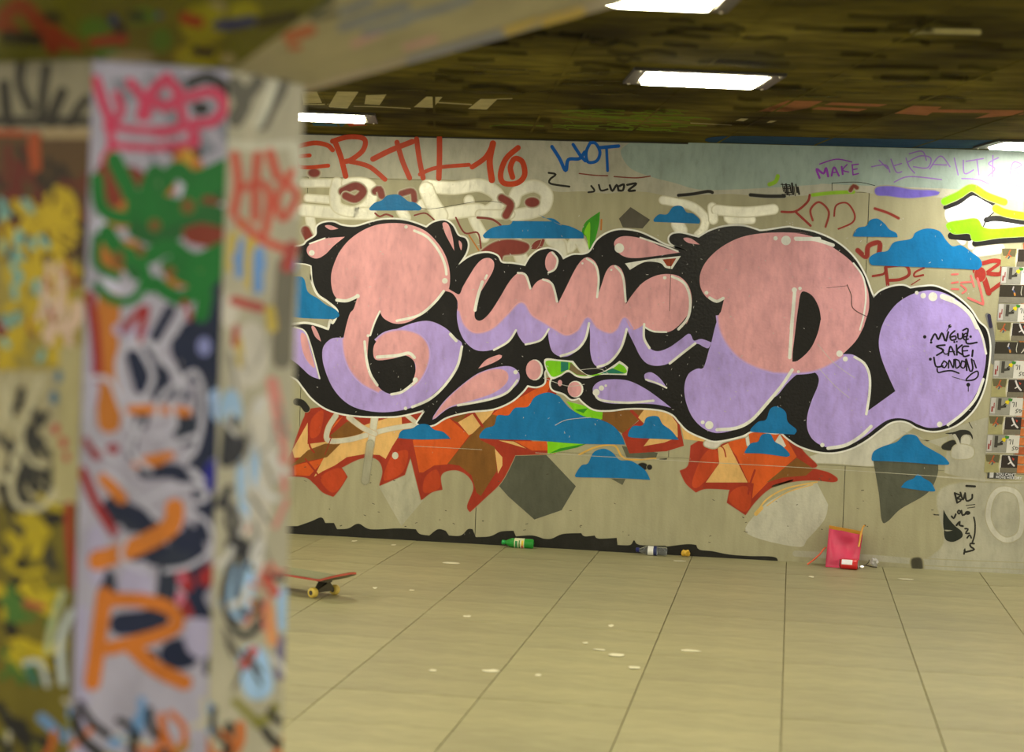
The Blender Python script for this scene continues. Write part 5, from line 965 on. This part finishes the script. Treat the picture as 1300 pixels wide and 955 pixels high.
rowsP = [(1272, 315.5, 'B'), (1271.5, 338.5, 'A'), (1269.5, 361.8, 'C'), (1267.5, 385.5, 'A'), (1265, 409.5, 'B'), (1263.5, 434, 'C'), (1262, 457.4, 'A'), (1259.7, 481, 'B'), (1257.6, 504.5, 'A'), (1255.5, 528.5, 'B'), (1253.3, 552, 'A'), (1251, 577, 'B')]
plab = {'A': 'pasted print of a skater in yellow with handwriting', 'B': 'pasted print of two skate photos side by side', 'C': 'pasted dark print of skaters on grey ground'}
ordn = ['topmost in the strip', 'second from the top', 'third from the top', 'fourth from the top', 'fifth from the top', 'sixth from the top', 'seventh from the top', 'fourth from the caption slip', 'third above the caption slip', '', 'next to lowest', 'lowest, above the caption slip']
ordn[7:10] = ['eighth from the top', 'ninth from the top', 'tenth from the top']
for (x, y, kd), od in zip(rowsP, ordn):
    poster(x, y, 41.5, 22.8, kd, plab[kd] + ', ' + od, {'A': 'light skater prints in the poster strip', 'B': 'paired photo prints in the poster strip', 'C': 'dark hall prints in the poster strip'}[kd])
cap = empty('poster', WALL.at(1253, 608, .001), 'dark caption slip with white lettering at the foot of the poster strip', 'poster')
vs = [WALL.at(px, py, l) - cap.location for l in (.0002, .003) for px, py in ((1254, 598.5), (1288, 599.5), (1287, 608.5), (1253, 607.5))]
link('sheet', mesh('sheet', vs, [(0, 1, 2, 3), (4, 7, 6, 5), (0, 4, 5, 1), (1, 5, 6, 2), (2, 6, 7, 3), (3, 7, 4, 0)]), plain('caption_paper', (56, 56, 46), .5), cap)
on_sheet(cap, 'logo', 2, (206, 202, 182), fill([(1256.5, 600, 1), (1261.5, 600, 1), (1261, 606.5, 1), (1256, 606.5, 1)]))
for txt, px, py in (("YOU CAN'T", 1264.5, 603.3), ("MOVE HISTORY", 1264, 607.2)):
    cu = bpy.data.curves.new('caption_text', 'FONT'); cu.body = txt; cu.size = 0.0225; cu.fill_mode = 'FRONT'; cu.offset = .0004
    o = bpy.data.objects.new('caption_tmp', cu); COL.objects.link(o)
    me = bpy.data.meshes.new_from_object(o.evaluated_get(bpy.context.evaluated_depsgraph_get())); bpy.data.objects.remove(o); me.name = 'caption_text'
    me.transform(Matrix.Translation(WALL.at(px, py, .0055) - cap.location) @ Matrix.Rotation(math.radians(90), 4, 'X'))
    me.materials.clear(); link('caption_text', me, paint_mat((226, 222, 204)), cap)

# ================================================================== SKATEBOARD
mgrip = plain('grip_tape', (132, 130, 88), 0.75, var=.1, scale=60); mwood = plain('deck_wood', (112, 104, 74), 0.55); mred = plain('deck_edge', (178, 74, 48), 0.5)
mtruck = plain('truck_metal', (96, 88, 66), 0.45, 0.7); mwheel = plain('wheel_urethane', (222, 190, 74), 0.4); mcore = plain('wheel_core', (70, 60, 40), 0.5)
ft = FLOOR.at(411, 757.3)
ub = Vector((-math.cos(math.radians(30)), math.sin(math.radians(30)), 0))
board = empty('skateboard', (ft.x + ub.x * .21, ft.y + ub.y * .21, 0.0), 'worn skateboard with yellow wheels and red deck edge standing on the paving', 'skateboard', rz=math.atan2(ub.y, ub.x))
def deck_shape(zoff, inset):
    vs, fs = [], []; NX, NY = 36, 8
    for i in range(NX + 1):
        x = -.4 + .8 * i / NX
        e = max(0, abs(x) - .30) / .1
        hw = (.1 - inset) * math.sqrt(max(0.0009, 1 - e * e)) if e < 1 else .004
        k = max(0, abs(x) - .255)
        z0 = .088 + k * math.tan(math.radians(19)) * min(1, .45 + k * 9)
        xx = x * (1 - inset * 2)
        for j in range(NY + 1):
            y = -1 + 2 * j / NY
            vs.append((xx, y * hw, z0 + zoff + .006 * y * y * (1 - min(1, k * 12))))
    for i in range(NX):
        for j in range(NY):
            a = i * (NY + 1) + j
            fs.append((a, a + NY + 1, a + NY + 2, a + 1))
    return vs, fs, NX, NY
v0, f0, NX, NY = deck_shape(0, 0); v1, _, _, _ = deck_shape(.011, 0); n = len(v0)
loop = [i * (NY + 1) for i in range(NX + 1)] + [NX * (NY + 1) + j for j in range(1, NY + 1)] + [i * (NY + 1) + NY for i in range(NX - 1, -1, -1)] + [j for j in range(NY - 1, 0, -1)]
me = mesh('deck', v0 + v1, f0 + [tuple(x + n for x in f)[::-1] for f in f0] + [(loop[i - 1], loop[i], loop[i] + n, loop[i - 1] + n) for i in range(len(loop))])
me.materials.append(mwood); me.materials.append(mred)
for i, p in enumerate(me.polygons): p.material_index = 1 if i >= 2 * len(f0) else 0
dk = link('deck', me, None, board)
vg, fg, _, _ = deck_shape(.0118, .004); link('grip_tape', mesh('grip_tape', vg, fg), mgrip, dk)
for sx in (-1, 1):
    bm = bmesh.new(); box(bm, sx * .21 - .035, sx * .21 + .035, -.025, .025, .077, .088, bevel=.003)
    v = [bm.verts.new(c) for c in ((sx * .21 - .022, -.02, .078), (sx * .21 + .022, -.02, .078), (sx * .21 + .022, .02, .078), (sx * .21 - .022, .02, .078), (sx * .21 - .012, -.062, .026), (sx * .21 + .012, -.062, .026), (sx * .21 + .012, .062, .026), (sx * .21 - .012, .062, .026))]
    w = [bm.verts.new((sx * .21 + dx, dy, .040)) for dx, dy in ((-.014, -.062), (.014, -.062), (.014, .062), (-.014, .062))]
    for i in range(4):
        bm.faces.new((v[i - 1], v[i], w[i], w[i - 1])); bm.faces.new((w[i - 1], w[i], v[4 + i], v[4 + (i - 1) % 4]))
    bm.faces.new(v[4:]); bm.faces.new(v[:4])
    tr = link('truck', bm_mesh('truck', bm), mtruck, board)
    ax = lathe('axle', [(.004, -.098), (.004, .098)], 8, 'X'); ax.transform(Matrix.Translation((sx * .21, 0, .027)) @ Matrix.Rotation(math.pi / 2, 4, 'Z')); link('axle', ax, mtruck, tr)
    for sy in (-1, 1):
        wm = lathe('wheel', [(.017, -.017), (.024, -.016), (.027, -.009), (.027, .009), (.024, .016), (.017, .017)], 20, 'X')
        wm.transform(Matrix.Translation((sx * .21, sy * .082, .0275)) @ Matrix.Rotation(math.pi / 2, 4, 'Z')); wo = link('wheel', wm, mwheel, board, smooth=True)
        cm = lathe('wheel_core', [(.003, -.0185), (.012, -.0185), (.0125, -.017), (.0125, .017), (.012, .0185), (.003, .0185)], 14, 'X')
        cm.transform(Matrix.Translation((sx * .21, sy * .082, .0275)) @ Matrix.Rotation(math.pi / 2, 4, 'Z')); link('bearing', cm, mcore, wo)

# ================================================================== LITTER ALONG THE WALL
def glass(name, rgb, rough=.08, trans=.85):
    m, N, L, b = nt(name); b.inputs['Base Color'].default_value = alb(rgb); b.inputs['Roughness'].default_value = rough
    b.inputs['Transmission Weight'].default_value = trans; b.inputs['IOR'].default_value = 1.33
    return m
def lying(name, label, px, py, rz, r, group=None):
    p = FLOOR.at(px, py); y = min(p.y, D - .075)
    return empty(name, (p.x * y / p.y, y, r), label, 'bottle', group, rz)
gb = lying('plastic_bottle', 'green plastic drink bottle lying at the foot of the wall', 657, 692, math.radians(-2), .031)
link('body', lathe('body', [(.011, -.082), (.013, -.076), (.024, -.055), (.031, -.035), (.030, -.02), (.031, .0), (.030, .035), (.031, .07), (.031, .098), (.026, .105)], 20, 'X'), glass('green_plastic', (60, 170, 60), .15, .35), gb, smooth=True)
link('cap', lathe('cap', [(.013, -.103), (.0145, -.1), (.0145, -.082), (.013, -.08)], 16, 'X'), plain('green_cap', (26, 160, 62), .35), gb, label='green screw cap')
lb = link('label_band', lathe('label_band', [(.0315, -.018), (.0322, -.016), (.0322, .045), (.0315, .047)], 20, 'X'), plain('bottle_label', (206, 206, 150), .4, var=.1), gb, label='pale printed band')
for (x0, x1, a0, a1, c) in ((-.012, .004, 150, 260, (40, 130, 60)), (.012, .02, 140, 270, (60, 120, 40)), (.03, .043, 140, 200, (222, 190, 40)), (.03, .04, 200, 250, (214, 70, 40)), (.03, .044, 250, 290, (40, 120, 50))):
    vs, fs = [], []
    for i in range(7):
        a = math.radians(a0 + (a1 - a0) * i / 6)
        for x in (x0, x1): vs.append((x, .0328 * math.cos(a), .0328 * math.sin(a) * -1 if False else .0328 * math.sin(a)))
    for i in range(6): fs.append((2 * i, 2 * i + 1, 2 * i + 3, 2 * i + 2))
    link('printed_patch', mesh('printed_patch', vs, fs), plain('print_%d%d' % (c[0], c[1]), c, .4), lb)
wb = lying('plastic_bottle', 'clear plastic water bottle with blue cap lying at the foot of the wall', 827, 702, math.radians(-3), .029)
link('body', lathe('body', [(.011, -.078), (.013, -.07), (.022, -.05), (.029, -.032), (.029, -.02), (.027, -.015), (.029, -.01), (.029, .03), (.027, .035), (.029, .04), (.027, .052), (.029, .06), (.027, .072), (.029, .08), (.028, .095), (.022, .1)], 20, 'X'), glass('clear_plastic', (236, 236, 226), .06, .92), wb, smooth=True)
link('cap', lathe('cap', [(.012, -.1), (.0145, -.098), (.0145, -.08), (.013, -.078)], 16, 'X'), plain('blue_cap', (30, 36, 92), .35), wb, label='dark blue screw cap')
wl = link('label_band', lathe('label_band', [(.0295, -.022), (.0302, -.02), (.0302, .012), (.0295, .014)], 20, 'X'), plain('white_label', (226, 222, 196), .4), wb)
link('label_stripe', lathe('label_stripe', [(.0296, .0142), (.0304, .0145), (.0304, .034), (.0296, .0345)], 20, 'X'), plain('navy_label', (38, 46, 84), .4), wb, label='navy label stripe')

def crumple(name, r, seed, sub=2, amp=.35, squash=1.0):
    g = random.Random(seed); bm = bmesh.new(); bmesh.ops.create_icosphere(bm, subdivisions=sub, radius=r)
    for v in bm.verts: v.co *= 1 + g.uniform(-amp, amp); v.co.z *= squash
    mz = min(v.co.z for v in bm.verts)
    for v in bm.verts: v.co.z -= mz
    return bm_mesh(name, bm)
p = FLOOR.at(871, 704.5); o = link('crumpled_wrapper', crumple('crumpled_wrapper', .026, 4, squash=.85), plain('yellow_wrapper', (226, 176, 52), .5, var=.25, scale=40), None, 'crumpled yellow wrapper at the foot of the wall beside the water bottle', 'wrapper'); o.location = (p.x, min(p.y, D - .06), 0)

# ---- red carrier bag
pb = FLOOR.at(1069, 717); yb = min(pb.y, D - .14)
bag = empty('carrier_bag', (pb.x * yb / pb.y, yb, 0), 'pinkish red paper carrier bag with orange ribbon handles leaning at the wall', 'bag')
mbag = plain('bag_paper', (208, 54, 82), .4, var=.16, scale=9, bump=.25); mlin = plain('bag_lining', (204, 142, 28), .5); mrib = plain('ribbon', (222, 160, 60), .5); mrib2 = plain('ribbon_red', (206, 84, 44), .5)
gb_ = random.Random(5)
def bag_panel(name, y0, y1, zt, lean, flip):
    vs, fs = [], []; NXb, NZ = 10, 12
    for i in range(NZ + 1):
        v = i / NZ
        for j in range(NXb + 1):
            u = j / NXb
            x = -.102 + .2 * u + v * (.018 + .008 * u) - (.004 * v)
            z = zt * v - (.028 * u * v)
            fold = .02 * math.sin(u * 5 + v * 4) * v * (1 - v) * 4 + .05 * max(0, .35 - abs(u - .72)) * math.sin(v * 7) + gb_.uniform(-.0018, .0018)
            edge = min(u, 1 - u, v * 1.0) * 6
            y = y0 + (y1 - y0) * v + flip * fold * min(1, edge)
            vs.append((x, y, max(.001, z)))
    for i in range(NZ):
        for j in range(NXb):
            a = i * (NXb + 1) + j; fs.append((a, a + 1, a + NXb + 2, a + NXb + 1))
    return vs, fs, NXb, NZ
va_, fa_, nb_, nz_ = bag_panel('f', -.045, .02, .235, 0, -1); vb_, fb_, _, _ = bag_panel('b', .05, .075, .245, 0, .4)
off = len(va_); V = va_ + vb_; Fc = fa_ + [tuple(x + off for x in f)[::-1] for f in fb_]
row = nb_ + 1
for i in range(nz_):
    for j in (0, nb_): a = i * row + j; Fc.append((a, a + row, a + row + off, a + off))
for j in range(nb_): Fc.append((j, j + 1, j + 1 + off, j + off))
link('body', mesh('body', V, Fc), mbag, bag, smooth=True)
# gold lining showing above the front edge
top = [Vector(vb_[nz_ * row + j]) for j in range(row)]; vs = [t + Vector((0, -.003, -.06)) for t in top] + [t + Vector((0, -.003, .006)) for t in top]
vs += [t + Vector((0, .0005, -.06)) for t in top] + [t + Vector((0, .0005, .006)) for t in top]
fs = [(j, j + 1, j + 1 + row, j + row) for j in range(row - 1)] + [(j + 2 * row, j + 3 * row, j + 3 * row + 1, j + 2 * row + 1) for j in range(row - 1)] + [(j + row, j + row + 1, j + 3 * row + 1, j + 3 * row) for j in range(row - 1)]
link('lining', mesh('lining', vs, fs), mlin, bag, label='orange inner lining')
link('handle', tube('handle', [(.098, -.012, .135), (.103, -.006, .17), (.108, .0, .21), (.116, .004, .245), (.124, .004, .265), (.132, .004, .268)], .0065, 8, .8), mrib, bag, label='upright orange ribbon handle', smooth=True)
link('handle', tube('handle', [(-.103, .0, .12), (-.118, -.005, .108), (-.14, -.012, .075), (-.17, -.02, .045), (-.198, -.026, .022), (-.215, -.03, .008)], .0065, 8, .8), mrib2, bag, label='drooping orange-red ribbon handle', smooth=True)
knot = crumple('handle_knot', .007, 9, 1, .2); knot.transform(Matrix.Translation((.132, .004, .262))); link('handle_knot', knot, plain('knot', (110, 80, 30), .6), bag)
# ---- drink can
pc = FLOOR.at(1078, 718.5); yc = yb - .085
can = empty('drink_can', (pc.x * yc / pc.y, yc, .0325), 'red drink can lying in front of the red paper bag', 'can', rz=math.radians(-8))
malu = plain('can_aluminium', (196, 190, 170), .3, .9)
link('body', lathe('body', [(.0265, -.054), (.0325, -.046), (.0325, .046), (.0265, .054)], 24, 'X'), plain('can_red', (206, 38, 34), .28, var=.06), can, smooth=True)
for s in (-1, 1): link('rim', lathe('rim', sorted([(.026, s * .0545), (.0275, s * .055), (.0275, s * .058), (.024, s * .0575), (.0235, s * .055)], key=lambda a: a[1]), 24, 'X'), malu, can, label='aluminium rim')
vs, fs = [], []
for i in range(9):
    a = math.radians(118 + 62 * i / 8); wv = .006 * math.sin(i * .7)
    for x in (-.044, .022): vs.append((x, .0329 * math.cos(a), .0329 * math.sin(a)))
for i in range(8): fs.append((2 * i, 2 * i + 1, 2 * i + 3, 2 * i + 2))
link('white_swirl', mesh('white_swirl', vs, fs), plain('can_white', (232, 226, 214), .3), can, label='white printed band')
# ---- shreds beside the can
p = FLOOR.at(1108, 717); o = link('crumpled_film', crumple('crumpled_film', .022, 8, 2, .5, 1.2), glass('clear_film', (240, 240, 236), .12, .6), None, 'crumpled clear plastic film on the paving beside the red can', 'plastic'); o.location = (p.x, min(p.y, D - .07), 0)
p = FLOOR.at(1100, 718); tw = empty('twig', (p.x, min(p.y, D - .1), .002), 'thin dark twig between the red can and the plastic film', 'twig')
link('stem', tube('stem', [(-.05, 0, .004), (-.01, .01, .012), (.03, -.005, .006), (.06, .004, .004)], .0035, 6), plain('twig_bark', (52, 44, 28), .8), tw)
link('side_shoot', tube('side_shoot', [(-.01, .01, .012), (.01, .03, .03), (.012, .032, .045)], .0025, 6), plain('twig_bark2', (52, 44, 28), .8), tw)
p = FLOOR.at(1097, 718.5); o = link('crumpled_foil', crumple('crumpled_foil', .012, 3, 1, .4, .8), malu, None, 'scrap of silver foil touching the twig beside the red can', 'foil'); o.location = (p.x - .02, min(p.y, D - .14), 0)
# ---- flat paper scraps on the paving
mscrap = plain('scrap_paper', (226, 218, 172), .5, var=.08)
gs = random.Random(21)
for (px, py, w, d_) in ((450, 687.5, 8, 3), (500, 692.5, 7, 2.4), (573, 715.5, 25, 3.2), (588, 685.5, 6, 2), (476, 747, 6, 2), (593, 783, 11, 4), (549, 852, 11, 4), (623, 852.5, 24, 5), (523, 750, 7, 2), (776, 795, 8, 4), (783, 832.5, 23, 6), (805, 848.5, 15, 5), (760, 825.5, 17, 3), (877, 827, 25, 3.5), (683, 858, 9, 3), (1030, 733, 8, 3), (743, 817, 8, 3), (863, 713, 20, 1.6), (1150, 736, 20, 1.6)):
    c = FLOOR.at(px, py); sc = c.y / F
    k = 9; hw = w * sc / 2; hd = d_ * sc / 2 * (c.y / EYE.z) * .75
    vs = [(hw * math.cos(2 * math.pi * i / k) * gs.uniform(.75, 1.1), hd * math.sin(2 * math.pi * i / k) * gs.uniform(.7, 1.1), gs.uniform(.002, .005)) for i in range(k)]
    vs += [(x, y, z - .0015) for x, y, z in vs]
    fs = [tuple(range(k)), tuple(range(2 * k - 1, k - 1, -1))] + [((i - 1) % k, i + k - k + 0, i + k, (i - 1) % k + k)[::-1] for i in range(k)]
    o = link('paper_scrap', mesh('paper_scrap', vs, fs), mscrap, None, 'small flat scrap of pale paper lying on the paving slabs', 'scrap', 'paper scraps scattered on the paving')
    o.location = (c.x, c.y, 0)
